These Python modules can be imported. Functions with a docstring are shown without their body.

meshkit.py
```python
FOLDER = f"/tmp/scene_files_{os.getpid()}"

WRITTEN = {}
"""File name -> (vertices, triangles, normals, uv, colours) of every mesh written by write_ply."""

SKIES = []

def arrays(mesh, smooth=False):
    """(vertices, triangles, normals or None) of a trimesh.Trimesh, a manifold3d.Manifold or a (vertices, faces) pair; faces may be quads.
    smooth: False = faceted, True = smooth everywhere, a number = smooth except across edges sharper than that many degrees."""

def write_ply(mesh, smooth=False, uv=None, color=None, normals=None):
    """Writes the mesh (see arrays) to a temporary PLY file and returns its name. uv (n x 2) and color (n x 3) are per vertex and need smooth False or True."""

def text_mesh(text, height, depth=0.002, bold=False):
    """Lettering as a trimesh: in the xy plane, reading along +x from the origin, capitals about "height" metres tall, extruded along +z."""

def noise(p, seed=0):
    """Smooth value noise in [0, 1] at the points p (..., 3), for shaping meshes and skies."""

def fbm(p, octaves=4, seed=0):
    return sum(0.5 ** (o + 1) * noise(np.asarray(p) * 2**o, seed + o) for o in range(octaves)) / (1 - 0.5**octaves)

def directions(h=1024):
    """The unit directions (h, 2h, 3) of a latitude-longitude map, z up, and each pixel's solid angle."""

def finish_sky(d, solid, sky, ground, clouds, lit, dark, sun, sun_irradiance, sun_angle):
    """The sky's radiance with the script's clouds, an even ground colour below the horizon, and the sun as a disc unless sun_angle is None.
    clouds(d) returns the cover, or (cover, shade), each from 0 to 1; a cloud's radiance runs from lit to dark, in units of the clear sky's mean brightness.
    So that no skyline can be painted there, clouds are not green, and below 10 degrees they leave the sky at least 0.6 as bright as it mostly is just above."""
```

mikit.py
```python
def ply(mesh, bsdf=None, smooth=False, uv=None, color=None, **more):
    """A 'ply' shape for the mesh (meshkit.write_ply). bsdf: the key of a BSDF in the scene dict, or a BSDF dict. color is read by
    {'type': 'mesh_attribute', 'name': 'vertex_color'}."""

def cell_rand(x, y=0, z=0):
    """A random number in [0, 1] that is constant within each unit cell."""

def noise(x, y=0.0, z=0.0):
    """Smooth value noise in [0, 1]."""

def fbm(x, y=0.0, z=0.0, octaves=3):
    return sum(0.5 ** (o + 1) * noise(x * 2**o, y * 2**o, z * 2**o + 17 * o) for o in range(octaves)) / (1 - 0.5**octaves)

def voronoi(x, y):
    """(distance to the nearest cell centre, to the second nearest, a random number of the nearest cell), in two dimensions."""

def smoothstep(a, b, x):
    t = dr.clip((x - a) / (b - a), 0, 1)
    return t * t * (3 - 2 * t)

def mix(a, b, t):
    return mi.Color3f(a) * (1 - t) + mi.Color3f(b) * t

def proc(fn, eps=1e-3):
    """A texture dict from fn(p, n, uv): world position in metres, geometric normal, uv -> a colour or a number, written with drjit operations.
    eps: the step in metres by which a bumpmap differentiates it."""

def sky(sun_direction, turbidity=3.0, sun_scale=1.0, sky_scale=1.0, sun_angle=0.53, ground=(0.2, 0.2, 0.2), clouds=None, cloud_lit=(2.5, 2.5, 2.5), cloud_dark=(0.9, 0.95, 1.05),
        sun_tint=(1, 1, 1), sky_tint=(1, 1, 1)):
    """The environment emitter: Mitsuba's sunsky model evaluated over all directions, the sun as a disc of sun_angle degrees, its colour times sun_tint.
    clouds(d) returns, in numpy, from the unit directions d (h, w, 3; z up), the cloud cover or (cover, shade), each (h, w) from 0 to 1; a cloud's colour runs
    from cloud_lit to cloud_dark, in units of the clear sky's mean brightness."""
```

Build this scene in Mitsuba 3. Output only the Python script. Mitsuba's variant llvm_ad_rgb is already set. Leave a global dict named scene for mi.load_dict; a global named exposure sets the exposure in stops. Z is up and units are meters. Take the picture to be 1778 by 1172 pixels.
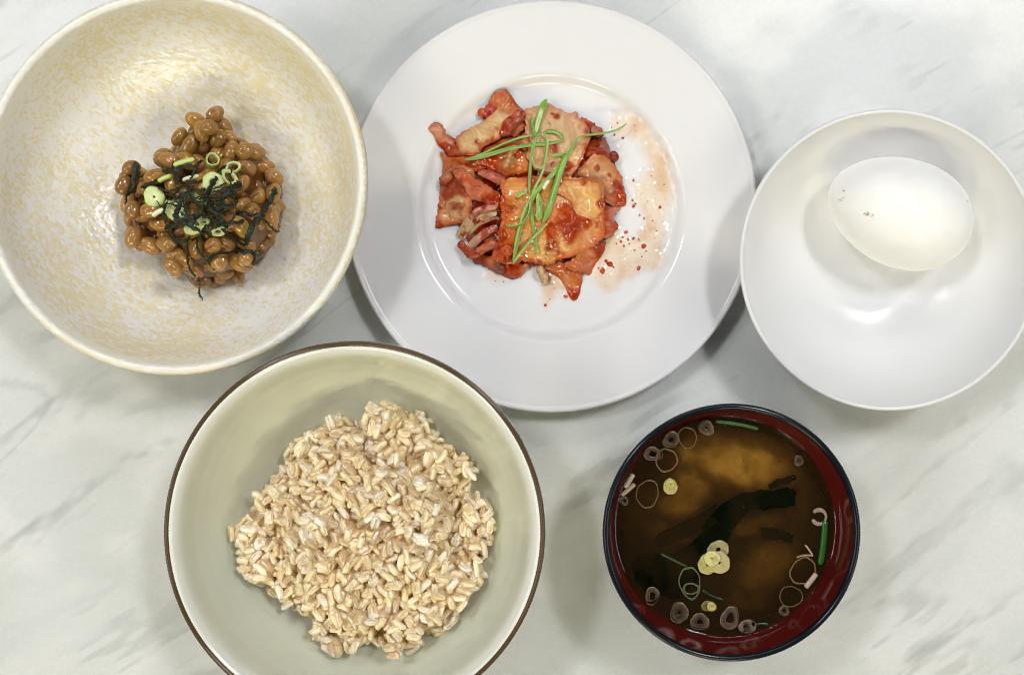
import math, random
import numpy as np
import trimesh
import drjit as dr
import mitsuba as mi
import mikit, meshkit
from mikit import proc, noise, fbm, voronoi, smoothstep, mix
from scipy.ndimage import gaussian_filter, maximum_filter, distance_transform_edt
from scipy.interpolate import CubicSpline
from scipy.spatial import Delaunay
from shapely.geometry import Polygon, Point
import shapely

T = mi.ScalarTransform4f
scene, labels = {}, {}
rng = np.random.default_rng(7)
random.seed(7)

# ------------------------------------------------------------------ camera, lamps, exposure
CAM_Z = 0.52                      # lens height above the table, looking straight down
K = 0.43 / 1778                   # metres of table per pixel of the photograph
exposure = 0.31
scene['camera'] = {'type': 'perspective', 'fov': 2 * math.degrees(math.atan(0.215 / CAM_Z)), 'fov_axis': 'x',
                   'near_clip': 0.01, 'far_clip': 20.0,
                   'to_world': T().look_at(origin=[0, 0, CAM_Z], target=[0, 0, 0], up=[0, 1, 0])}

COOL, NEUTRAL, WARM = (0.99, 1.0, 1.015), (1.0, 1.0, 0.98), (1.10, 1.02, 0.70)
# ceiling panels; the large neutral ones are unseen, added as soft fill: (x, y, z, size x, size y, radiance, tint)
LAMPS = [(-0.78, 0.64, 1.85, 0.22, 0.36, 44.0, COOL),
         (0.68, 0.64, 1.85, 0.22, 0.36, 52.0, COOL),
         (-1.80, -0.30, 1.85, 0.90, 1.20, 5.0, NEUTRAL),
         (1.90, -0.50, 1.85, 0.90, 1.20, 3.6, NEUTRAL),
         (0.00, 2.00, 1.85, 1.80, 0.60, 4.5, NEUTRAL),
         (-0.85, -2.50, 1.85, 0.90, 0.60, 17.0, WARM),
         (0.35, -2.50, 1.85, 0.90, 0.60, 17.0, WARM)]


def P(u, v, z):
    """Where the pixel (u, v) of the photograph lies at height z."""
    s = K * (CAM_Z - z) / CAM_Z
    return np.array([(u - 889) * s, -(v - 586) * s, z])


# ------------------------------------------------------------------ helpers
used = {}


def numbered(name):
    n = used.get(name, -1) + 1
    used[name] = n
    return name if n == 0 else f'{name}_{n:03d}'


def tag(key, label=None, cat=None, group=None, kind=None):
    d = {k: v for k, v in (('label', label), ('category', cat), ('group', group), ('kind', kind)) if v}
    labels.setdefault(key, {}).update(d)
    return key


def add(name, mesh, bsdf, smooth=True, color=None, parent=None, **more):
    key = numbered(f'{parent}__{name}' if parent else name)
    scene[key] = mikit.ply(mesh, bsdf, smooth=smooth, color=color, **more)
    return key


def srgb(r, g, b):
    c = np.array([r, g, b], float) / 255
    return np.where(c < 0.04045, c / 12.92, ((c + 0.055) / 1.055) ** 2.4)


def smooth_profile(pts, n=70):
    """A smooth curve through profile points (r, z), dense enough for a lathe."""
    p = np.array(pts, float)
    t = np.r_[0, np.cumsum(np.linalg.norm(np.diff(p, axis=0), axis=1))]
    from scipy.interpolate import PchipInterpolator
    s = np.linspace(0, t[-1], n)
    return np.stack([PchipInterpolator(t, p[:, 0])(s), PchipInterpolator(t, p[:, 1])(s)], 1)


def lathe(profile, centre, seg=256, wobble=None):
    """Revolve (r, z) about the vertical through centre. wobble(theta) scales the radius."""
    pr = np.array(profile, float)
    th = np.linspace(0, 2 * np.pi, seg, endpoint=False)
    w = np.ones(seg) if wobble is None else wobble(th)
    v = np.stack([pr[:, None, 0] * (np.cos(th) * w)[None], pr[:, None, 0] * (np.sin(th) * w)[None],
                  np.broadcast_to(pr[:, None, 1], (len(pr), seg))], -1).reshape(-1, 3)
    v[:, 0] += centre[0]
    v[:, 1] += centre[1]
    i, j = np.meshgrid(np.arange(len(pr) - 1), np.arange(seg), indexing='ij')
    a, b, c, d = i * seg + j, i * seg + (j + 1) % seg, (i + 1) * seg + (j + 1) % seg, (i + 1) * seg + j
    f = np.vstack([np.stack([a, b, c], -1).reshape(-1, 3), np.stack([a, c, d], -1).reshape(-1, 3)])
    m = trimesh.Trimesh(v, f, process=False)
    m.merge_vertices()
    m.update_faces(m.nondegenerate_faces())
    return m


def arc(cx, cz, r, a0, a1, n=10):
    a = np.radians(np.linspace(a0, a1, n))
    return np.stack([cx + r * np.cos(a), cz + r * np.sin(a)], 1)


class Field:
    """A height map over a rectangle: what lies there already, for laying things on it."""

    def __init__(self, x0, x1, y0, y1, res):
        self.x0, self.y0, self.res = x0, y0, res
        self.nx, self.ny = int((x1 - x0) / res), int((y1 - y0) / res)
        self.X, self.Y = np.meshgrid(x0 + (np.arange(self.nx) + .5) * res, y0 + (np.arange(self.ny) + .5) * res, indexing='ij')
        self.H = np.zeros((self.nx, self.ny))
        self.owner = np.full((self.nx, self.ny), -1)

    def ij(self, x, y):
        return (np.clip(((np.asarray(x) - self.x0) / self.res).astype(int), 0, self.nx - 1),
                np.clip(((np.asarray(y) - self.y0) / self.res).astype(int), 0, self.ny - 1))

    def at(self, x, y, H=None):
        from scipy.ndimage import map_coordinates
        q = map_coordinates(self.H if H is None else H, [(np.atleast_1d(x) - self.x0) / self.res - .5, (np.atleast_1d(y) - self.y0) / self.res - .5], order=1, mode='nearest')
        return q if np.ndim(x) else float(q[0])

    def splat(self, mesh):
        v = np.array(mesh.vertices)
        v = np.vstack([v, mesh.triangles_center])
        i, j = self.ij(v[:, 0], v[:, 1])
        top = np.full_like(self.H, -1)
        np.maximum.at(top, (i, j), v[:, 2])
        self.H = np.maximum(self.H, top)


def ellipsoid_pose(R, radii, res):
    """The lower and upper heights of an ellipsoid about its centre, on a grid."""
    M = R @ np.diag(1 / np.square(radii)) @ R.T
    n = int(max(radii) / res) + 1
    d = np.arange(-n, n + 1) * res
    x, y = np.meshgrid(d, d, indexing='ij')
    b = M[0, 2] * x + M[1, 2] * y
    disc = b * b - M[2, 2] * (M[0, 0] * x * x + 2 * M[0, 1] * x * y + M[1, 1] * y * y - 1)
    on = disc > 0
    s = np.sqrt(np.where(on, disc, 0))
    return n, on, np.where(on, (-b - s) / M[2, 2], np.inf), np.where(on, (-b + s) / M[2, 2], -np.inf)


def rot(yaw, pitch, roll):
    return trimesh.transformations.euler_matrix(roll, pitch, yaw, 'sxyz')[:3, :3]


def deposit(F, target, allowed, radii_of, poses, tries, most, sink, r):
    """Drop ellipsoids until the height map reaches the target; each comes to rest on what lies below it."""
    out = []
    lib = []
    for k in range(poses):
        rad = radii_of(r)
        R = rot(r.uniform(0, 2 * np.pi), r.normal(0, .28), r.uniform(0, 2 * np.pi))
        lib.append((rad, R, *ellipsoid_pose(R, rad, F.res)))
    for q in range(most):
        deficit = np.where(allowed, target - F.H, 0)
        ii, jj = np.nonzero(deficit > 0.0006)
        if len(ii) == 0:
            break
        w = deficit[ii, jj] ** 1.5
        pick = r.choice(len(ii), size=tries, p=w / w.sum())
        best = None
        for a in pick:
            i, j = ii[a], jj[a]
            for k in r.choice(poses, 3, replace=False):
                rad, R, n, on, lo, up = lib[k]
                if i - n < 0 or j - n < 0 or i + n + 1 > F.nx or j + n + 1 > F.ny:
                    continue
                z = (F.H[i - n:i + n + 1, j - n:j + n + 1] - lo)[on].max() - sink
                if best is None or z - target[i, j] < best[0]:
                    best = (z - target[i, j], i, j, k, z)
        if best is None:
            continue
        _, i, j, k, z = best
        rad, R, n, on, lo, up = lib[k]
        patch = F.H[i - n:i + n + 1, j - n:j + n + 1]
        higher = on & (z + up > patch)
        F.owner[i - n:i + n + 1, j - n:j + n + 1][higher] = len(out)
        patch[higher] = (z + up)[higher]
        out.append((np.array([F.X[i, j], F.Y[i, j], z]), R, rad))
    return out


def curve(pts, n):
    """n points along a smooth curve through pts."""
    p = np.array(pts, float)
    if len(p) == 2:
        p = np.vstack([p[0], p.mean(0), p[1]])
    t = np.r_[0, np.cumsum(np.linalg.norm(np.diff(p, axis=0), axis=1))]
    return CubicSpline(t / t[-1], p)(np.linspace(0, 1, n))


def ribbon(pts, width, thick, arch=0.0, roll=0.0, across=7, ends=True):
    """A solid strip along pts (n, 3). Returns the mesh and, per vertex, the place along (0..1), across (-1..1) and 1 for the upper side."""
    p = np.asarray(pts, float)
    n = len(p)
    width = np.broadcast_to(width, (n,)).astype(float).copy()
    if ends:
        s = np.linspace(0, 1, n)
        width *= np.clip(np.minimum(s, 1 - s) / 0.03, 0.25, 1) ** .5
    roll = np.broadcast_to(roll, (n,))
    t = np.gradient(p, axis=0)
    t /= np.linalg.norm(t, axis=1, keepdims=True) + 1e-12
    side = np.cross([0, 0, 1.0], t)
    side /= np.linalg.norm(side, axis=1, keepdims=True) + 1e-9
    up = np.cross(t, side)
    c, s_ = np.cos(roll)[:, None], np.sin(roll)[:, None]
    side, up = side * c + up * s_, up * c - side * s_
    q = np.linspace(-1, 1, across)
    th = thick * np.sqrt(np.clip(1 - q ** 4, 0.05, 1))
    prof = [(qq, arch * (1 - qq * qq) + t_ / 2, 1) for qq, t_ in zip(q, th)] + [(qq, arch * (1 - qq * qq) - t_ / 2, 0) for qq, t_ in zip(q[::-1], th[::-1])]
    m = len(prof)
    v = np.stack([p + side * (qq * width / 2)[:, None] + up * (hh * np.clip(width / width.max(), .4, 1))[:, None] for qq, hh, _ in prof], 1).reshape(-1, 3)
    along = np.repeat(np.linspace(0, 1, n), m)
    ac = np.tile([x[0] for x in prof], n)
    top = np.tile([x[2] for x in prof], n)
    i, j = np.meshgrid(np.arange(n - 1), np.arange(m), indexing='ij')
    a, b, cc, d = i * m + j, i * m + (j + 1) % m, (i + 1) * m + (j + 1) % m, (i + 1) * m + j
    f = np.vstack([np.stack([a, cc, b], -1).reshape(-1, 3), np.stack([a, d, cc], -1).reshape(-1, 3)])
    cap = [[0, k + 1, k] for k in range(1, m - 1)]
    e = (n - 1) * m
    f = np.vstack([f, [[x, y, z] for x, y, z in cap][::1], [[e + x, e + z, e + y] for x, y, z in cap]])
    mesh = trimesh.Trimesh(v, f, process=False)
    if mesh.volume < 0:
        mesh.invert()
    return mesh, along, ac, top


def lerp(a, b, t):
    t = np.clip(np.asarray(t, float), 0, 1)[..., None]
    return np.asarray(a) * (1 - t) + np.asarray(b) * t


def sstep(a, b, x):
    t = np.clip((x - a) / (b - a), 0, 1)
    return t * t * (3 - 2 * t)


# ------------------------------------------------------------------ materials
def marble(p, n, uv):
    w = fbm(p.x * 9, p.y * 9, 3.1, 3) - .5
    a = math.radians(34)
    u = p.x * math.cos(a) + p.y * math.sin(a)
    v = -p.x * math.sin(a) + p.y * math.cos(a) + w * 0.022
    cloud = fbm(u * 8 + 4.2, v * 30, 0.5, 4)
    broad = fbm(u * 5 + 9.0, v * 11, 1.5, 3)
    s1 = noise(u * 13 + 2.7, v * 78 + 1.3, 7.0) * .6 + noise(u * 40 + 2.7, v * 190 + 1.3, 3.0) * .25 + noise(u * 160, v * 420, 2.0) * .15
    vein = smoothstep(.58, .80, s1) * smoothstep(.45, .62, fbm(u * 9 + 7, v * 13, 4.0, 2))
    s2 = noise(u * 26 + 8.1, v * 150, 11.0) * .6 + noise(u * 90, v * 400, 5.0) * .4
    vein2 = smoothstep(.62, .84, s2) * smoothstep(.5, .66, fbm(u * 14 + 3, v * 16, 9.0, 2))
    col = mix((.62, .63, .615), (.48, .50, .485), smoothstep(.42, .72, cloud) * .7)
    col = mix(col, (.68, .69, .67), smoothstep(.45, .8, broad) * .7)
    col = mix(col, (.52, .535, .52), smoothstep(.46, .68, fbm(p.x * 28 + 2, p.y * 34, 6.0, 4)) * .55)
    r3 = 1 - dr.abs(2 * noise(u * 7 + 31.7, v * 46 + 5.1, 2.0) - 1)
    hair = smoothstep(.93, 1.0, r3 + .05 * (noise(u * 300, v * 500, 1.0) - .5)) * smoothstep(.5, .66, fbm(u * 11 + 1.5, v * 12, 14.0, 2))
    col = mix(col, (.38, .39, .37), hair * .38)
    col = mix(col, (.31, .32, .30), dr.minimum(vein * .58 * smoothstep(.3, .6, broad) + vein2 * .36, .7))
    return col * (.97 + .06 * fbm(p.x * 900, p.y * 900, 1.0, 2))


def fine_bump(p, n, uv):
    return fbm(p.x * 1100, p.y * 1100, p.z * 1100, 2)


scene['m_marble'] = {'type': 'bumpmap', 'scale': 0.00006, 'arbitrary': proc(fine_bump, 2e-4),
                     'bsdf': {'type': 'principled', 'base_color': proc(marble), 'roughness': 0.34, 'specular': 0.45}}
scene['m_porcelain'] = {'type': 'principled', 'base_color': {'type': 'rgb', 'value': [.72, .715, .72]}, 'roughness': 0.06, 'specular': 0.2}
scene['m_white_bowl'] = {'type': 'principled', 'base_color': {'type': 'rgb', 'value': [.70, .70, .70]}, 'roughness': 0.2, 'specular': 0.25}
scene['m_lamp_body'] = {'type': 'diffuse', 'reflectance': {'type': 'rgb', 'value': [.7, .7, .7]}}

NAT = P(300.5, 317, .052)
NS = 1.055          # the bowl's radius against the profile below


def natto_glaze(p, n, uv):
    x, y = p.x - NAT[0], p.y - NAT[1]
    r = dr.sqrt(x * x + y * y)
    a = .6
    u, v = x * math.cos(a) - y * math.sin(a), x * math.sin(a) + y * math.cos(a)
    big = fbm(x * 45 + 3, y * 45, 2.0 + p.z * 40, 3)
    small = fbm(u * 560 + 9, v * 950, p.z * 600, 3)
    tan = smoothstep(.42, .66, small * .62 + big * .38 + .05 * smoothstep(.02, .062, r))
    col = mix((.72, .71, .675), (.66, .55, .27), tan * (.42 + .45 * fbm(x * 400, y * 400, p.z * 400, 2)))
    col = mix(col, (.78, .77, .71), smoothstep(.0676, .0692, r) * smoothstep(.0728, .0708, r) * .7)
    return col


def natto_bump(p, n, uv):
    x, y = p.x - NAT[0], p.y - NAT[1]
    a = .6
    u, v = x * math.cos(a) - y * math.sin(a), x * math.sin(a) + y * math.cos(a)
    return fbm(u * 420 + 9, v * 700, p.z * 500, 2)


scene['m_natto_glaze'] = {'type': 'bumpmap', 'scale': 0.0004, 'arbitrary': proc(natto_bump, 1.5e-4),
                          'bsdf': {'type': 'principled', 'base_color': proc(natto_glaze), 'roughness': 0.25, 'specular': 0.5}}
RICE = P(614.5, 925, .062)


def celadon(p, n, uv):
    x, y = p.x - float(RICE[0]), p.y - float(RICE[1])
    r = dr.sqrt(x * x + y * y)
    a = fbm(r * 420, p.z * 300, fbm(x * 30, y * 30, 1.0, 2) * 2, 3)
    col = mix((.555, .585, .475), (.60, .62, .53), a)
    return mix(col, (.73, .74, .67), smoothstep(.0640, .0668, r))  # paler band by the rim: the lip's reflection put into the glaze colour


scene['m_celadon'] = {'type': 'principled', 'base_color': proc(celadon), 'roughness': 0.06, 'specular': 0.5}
scene['m_brown_rim'] = {'type': 'principled', 'base_color': {'type': 'rgb', 'value': [.085, .052, .026]}, 'roughness': 0.12, 'specular': 0.5}
scene['m_black_lacquer'] = {'type': 'principled', 'base_color': {'type': 'rgb', 'value': [.007, .009, .013]}, 'roughness': 0.15, 'specular': 0.35}
scene['m_red_lacquer'] = {'type': 'principled', 'base_color': {'type': 'rgb', 'value': [.098, .007, .006]}, 'roughness': 0.10, 'specular': 0.5}
VC = {'type': 'mesh_attribute', 'name': 'vertex_color'}
scene['m_rice'] = {'type': 'principled', 'base_color': VC, 'roughness': 0.3, 'specular': 0.4, 'clearcoat': .5, 'clearcoat_gloss': .92}
scene['m_bean'] = {'type': 'principled', 'base_color': VC, 'roughness': 0.15, 'specular': 0.55, 'clearcoat': .6, 'clearcoat_gloss': .95}


def wet_bump(p, n, uv):
    return fbm(p.x * 640, p.y * 640, p.z * 640, 2)


scene['m_wet'] = {'type': 'bumpmap', 'scale': 0.00045, 'arbitrary': proc(wet_bump, 2e-4),
                  'bsdf': {'type': 'principled', 'base_color': VC, 'roughness': 0.08, 'specular': 0.45}}
scene['m_leaf'] = {'type': 'twosided', 'bsdf': {'type': 'principled', 'base_color': VC, 'roughness': 0.3, 'specular': 0.5}}
scene['m_nori'] = {'type': 'twosided', 'bsdf': {'type': 'principled', 'base_color': VC, 'roughness': 0.4, 'specular': 0.25}}
scene['m_wakame'] = {'type': 'twosided', 'bsdf': {'type': 'diffuse', 'reflectance': VC}}
scene['m_brine'] = {'type': 'bumpmap', 'scale': 0.0005, 'arbitrary': proc(lambda p, n, uv: fbm(p.x * 330, p.y * 330, 1.0, 2), 2e-4),
                    'bsdf': {'type': 'principled', 'base_color': VC, 'roughness': 0.08, 'specular': 0.35}}

# ------------------------------------------------------------------ table and lamps
slab = trimesh.creation.box([1.5, 1.1, 0.03])
slab.apply_translation([0, 0, -0.015])
add('table', slab, 'm_marble', smooth=False)
tag('table', 'white table top with grey marble veining', kind='structure')

LAMP_LABELS = ['cool ceiling light panel beyond the table to the left', 'cool ceiling light panel beyond the table to the right', 'large neutral fill panel added unseen far to the left of the table', 'large neutral fill panel added unseen far to the right of the table', 'long neutral fill panel added unseen far beyond the table', 'warm ceiling light panel behind the camera on the left', 'warm ceiling light panel behind the camera on the right']
for (x, y, z, sx, sy, power, tint), lab in zip(LAMPS, LAMP_LABELS):
    k = numbered('ceiling_lamp')
    tag(k, lab, 'lamp', 'ceiling light panels above the table')
    b = trimesh.creation.box([sx + .03, sy + .03, .05])
    b.apply_translation([x, y, z + .027])
    add('housing', b, 'm_lamp_body', smooth=False, parent=k)
    scene[k + '__diffuser'] = {'type': 'rectangle', 'to_world': T().translate([x, y, z]).rotate([1, 0, 0], 180).scale([sx / 2, sy / 2, 1]),
                               'bsdf': {'type': 'ref', 'id': 'm_lamp_body'},
                               'emitter': {'type': 'area', 'radiance': {'type': 'rgb', 'value': [power * c for c in tint]}}}

# ------------------------------------------------------------------ plate
PLATE = P(957, 358.5, .0142)
plate_top = smooth_profile([(0, .0062), (.030, .0061), (.0470, .0062), (.0503, .0065), (.0520, .0074), (.0538, .0091), (.0550, .0099), (.0560, .0103), (.0572, .0105), (.0590, .01076), (.065, .0116), (.070, .0123), (.076, .01316), (.0818, .0140)], 120)
plate_prof = np.vstack([plate_top, arc(.0829, .0134, .0012, 100, -60, 10), smooth_profile([(.0827, .0121), (.068, .0095), (.057, .0074), (.050, .0035), (.047, .0005)], 20), [(.0465, 0), (.045, 0), (.0445, .0025), (.02, .003), (0, .003)]])
add('dinner_plate', lathe(plate_prof[::-1], PLATE), 'm_porcelain', smooth=40)
tag('dinner_plate', 'wide rimmed white porcelain plate carrying the kimchi', 'plate')


def height_of(profile):
    pr = np.array(profile)
    o = np.argsort(pr[:, 0])
    return lambda r: np.interp(r, pr[o, 0], pr[o, 1])


plate_z = height_of(plate_top)

# ------------------------------------------------------------------ egg bowl and egg
EGGB = P(1546, 451, .040)
egg_in = smooth_profile([(0, .0072), (.018, .0074), (.028, .0092), (.037, .0132), (.0455, .0200), (.0515, .0280), (.0555, .0360), (.0568, .0390)], 60)
egg_out = smooth_profile([(.0583, .0385), (.0560, .0335), (.0500, .0220), (.042, .0120), (.033, .0050), (.0285, .0020), (.0280, .0002)], 30)
egg_prof = np.vstack([egg_in, arc(.0576, .0391, .0009, 170, -10, 10), egg_out, [(.0275, 0), (.0260, 0), (.0250, .0025), (0, .003)]])
add('side_bowl', lathe(egg_prof[::-1], EGGB), 'm_white_bowl', smooth=40)
tag('side_bowl', 'plain white porcelain bowl holding the single egg', 'bowl')
eggb_z = height_of(egg_in)

m = trimesh.creation.icosphere(5, 1.0)
v = np.array(m.vertices)
k = v[:, 0]
v = np.stack([k * .0289, v[:, 1] * .0213 * (1 + .10 * k), v[:, 2] * .0213 * (1 + .10 * k)], 1)
v = v @ rot(math.radians(-21), math.radians(0), 0).T
c = P(1564, 368, .031)
Fg = Field(EGGB[0] - .06, EGGB[0] + .06, EGGB[1] - .06, EGGB[1] + .06, .0008)
lift = (eggb_z(np.hypot(v[:, 0] + c[0] - EGGB[0], v[:, 1] + c[1] - EGGB[1])) - v[:, 2]).max()
EGG = np.array([c[0], c[1], lift])
v += EGG
m.vertices = v


def stain_pts():
    return [(P(1454, 349, .031), .0012), (P(1492, 377, .034), .0011), (P(1500, 381, .034), .0011), (P(1489, 376, .034), .0007), (P(1662, 355, .032), .0006), (P(1537, 440, .030), .0005), (P(1456, 335, .031), .0007)]


STAINS = stain_pts()


def egg_shell(p, n, uv):
    col = mix((.87, .865, .845), (.83, .82, .79), smoothstep(.45, .7, fbm(p.x * 120, p.y * 120, p.z * 120, 3)) * .5)
    s = mi.Float(0)
    for (q, r) in STAINS:
        d = dr.sqrt(dr.square(p.x - float(q[0])) + dr.square(p.y - float(q[1])))
        s = dr.maximum(s, smoothstep(1.0, .3, d / r + 1.1 * (fbm(p.x * 1500, p.y * 1500, 1.0, 2) - .5)) * smoothstep(.35, .6, noise(p.x * 2400, p.y * 2400, 3.0)) * dr.select(p.z > .02, 1.0, 0.0))
    return mix(col, (.35, .27, .13), s * .8)


scene['m_egg'] = {'type': 'bumpmap', 'scale': 0.00012, 'arbitrary': proc(lambda p, n, uv: fbm(p.x * 1500, p.y * 1500, p.z * 1500, 2), 1.5e-4),
                  'bsdf': {'type': 'principled', 'base_color': proc(egg_shell), 'roughness': 0.5, 'specular': 0.35}}
add('egg', m, 'm_egg')
tag('egg', 'whole white egg with small brown stains lying in the white bowl', 'egg')

# ------------------------------------------------------------------ mottled bowl and natto
natto_in = smooth_profile([(0, .0070), (.016, .0073), (.026, .0090), (.036, .0128), (.046, .0185), (.055, .0262), (.0610, .0350), (.0642, .0430), (.0655, .0505)], 60)
natto_out = smooth_profile([(.0695, .0500), (.0640, .0390), (.0550, .0260), (.043, .0130), (.033, .0060), (.0290, .0020), (.0285, .0003)], 30)
natto_in[:, 0] *= NS
natto_out[:, 0] *= NS
natto_prof = np.vstack([natto_in, arc(.0674 * NS, .0503, .0020, 165, -15, 12), natto_out, [(.028, 0), (.026, 0), (.025, .0025), (0, .003)]])
add('mottled_bowl', lathe(natto_prof[::-1], NAT, wobble=lambda t: 1 + .004 * np.sin(2 * t + 1) + .002 * np.sin(5 * t)), 'm_natto_glaze', smooth=40)
tag('mottled_bowl', 'wide bowl with mottled cream and tan glaze holding natto', 'bowl')
nattob_z = height_of(natto_in)

N2 = lambda x, y: (180 + x / 3.168, 170 + y / 3.168)
heap = [(575, 80), (620, 62), (670, 95), (690, 170), (770, 210), (840, 240), (905, 310), (915, 360), (965, 400), (995, 520), (970, 580), (990, 640), (970, 740), (930, 790), (890, 860), (850, 925), (760, 975), (680, 1005), (600, 1020), (480, 1035), (430, 970), (350, 950), (325, 870), (240, 830), (140, 770), (130, 660), (140, 560), (95, 440), (140, 370), (220, 375), (300, 380), (300, 300), (400, 270), (410, 210), (470, 160), (520, 130)]
hp = Polygon([P(*N2(*q), .020)[:2] for q in heap]).buffer(-.0018)
F = Field(NAT[0] - .06, NAT[0] + .06, NAT[1] - .06, NAT[1] + .06, .0004)
Fn = F
F.H = nattob_z(np.hypot(F.X - NAT[0], F.Y - NAT[1]))
bowl0 = F.H.copy()
inside = shapely.contains_xy(hp, F.X, F.Y)
dist = distance_transform_edt(inside) * F.res
nz = meshkit.fbm(np.stack([F.X * 90, F.Y * 90, F.X * 0 + 3], -1), 3, 5)
target = np.maximum(bowl0 + .0045, .0125 + .0100 * (1 - (1 - np.clip(dist / .018, 0, 1)) ** 2)) + (nz - .5) * .006
br = np.random.default_rng(11)
beans = deposit(F, np.where(inside, target, 0), inside, lambda r: np.array([r.uniform(.0037, .0049), r.uniform(.0028, .0034), r.uniform(.0027, .0032)]), 60, 3, 260, .0006, br)
seen = np.bincount(F.owner[F.owner >= 0], minlength=len(beans))
# the sticky film between the beans
bl = gaussian_filter(F.H, 5) - .0021
bl = np.where(inside, bl + (nz - .5) * .002, bowl0 - .001)


def grid_mesh(F, Z, mask):
    idx = -np.ones(Z.shape, int)
    idx[mask] = np.arange(mask.sum())
    v = np.stack([F.X[mask], F.Y[mask], Z[mask]], 1)
    a, b, c, d = idx[:-1, :-1], idx[1:, :-1], idx[1:, 1:], idx[:-1, 1:]
    ok = (a >= 0) & (b >= 0) & (c >= 0) & (d >= 0)
    f = np.vstack([np.stack([a[ok], b[ok], c[ok]], 1), np.stack([a[ok], c[ok], d[ok]], 1)])
    return trimesh.Trimesh(v, f, process=False)


def skirted(F, Z, base, mask):
    """Height map piece closed down to base at its border."""
    edge = mask & (distance_transform_edt(mask) <= 1.5)
    return grid_mesh(F, np.where(edge, base, Z), mask)


fm = skirted(F, np.maximum(bl, bowl0), bowl0 - .0004, inside)
fv = np.array(fm.vertices)
fc = lerp(srgb(62, 36, 12), srgb(112, 76, 34), meshkit.fbm(fv * 200, 3, 8) * 1.3 - .2)
add('natto_glaze', fm, 'm_bean', color=fc)
tag('natto_glaze', 'sticky brown fermented film filling the gaps between the soybeans', 'sauce', kind='stuff')


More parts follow.
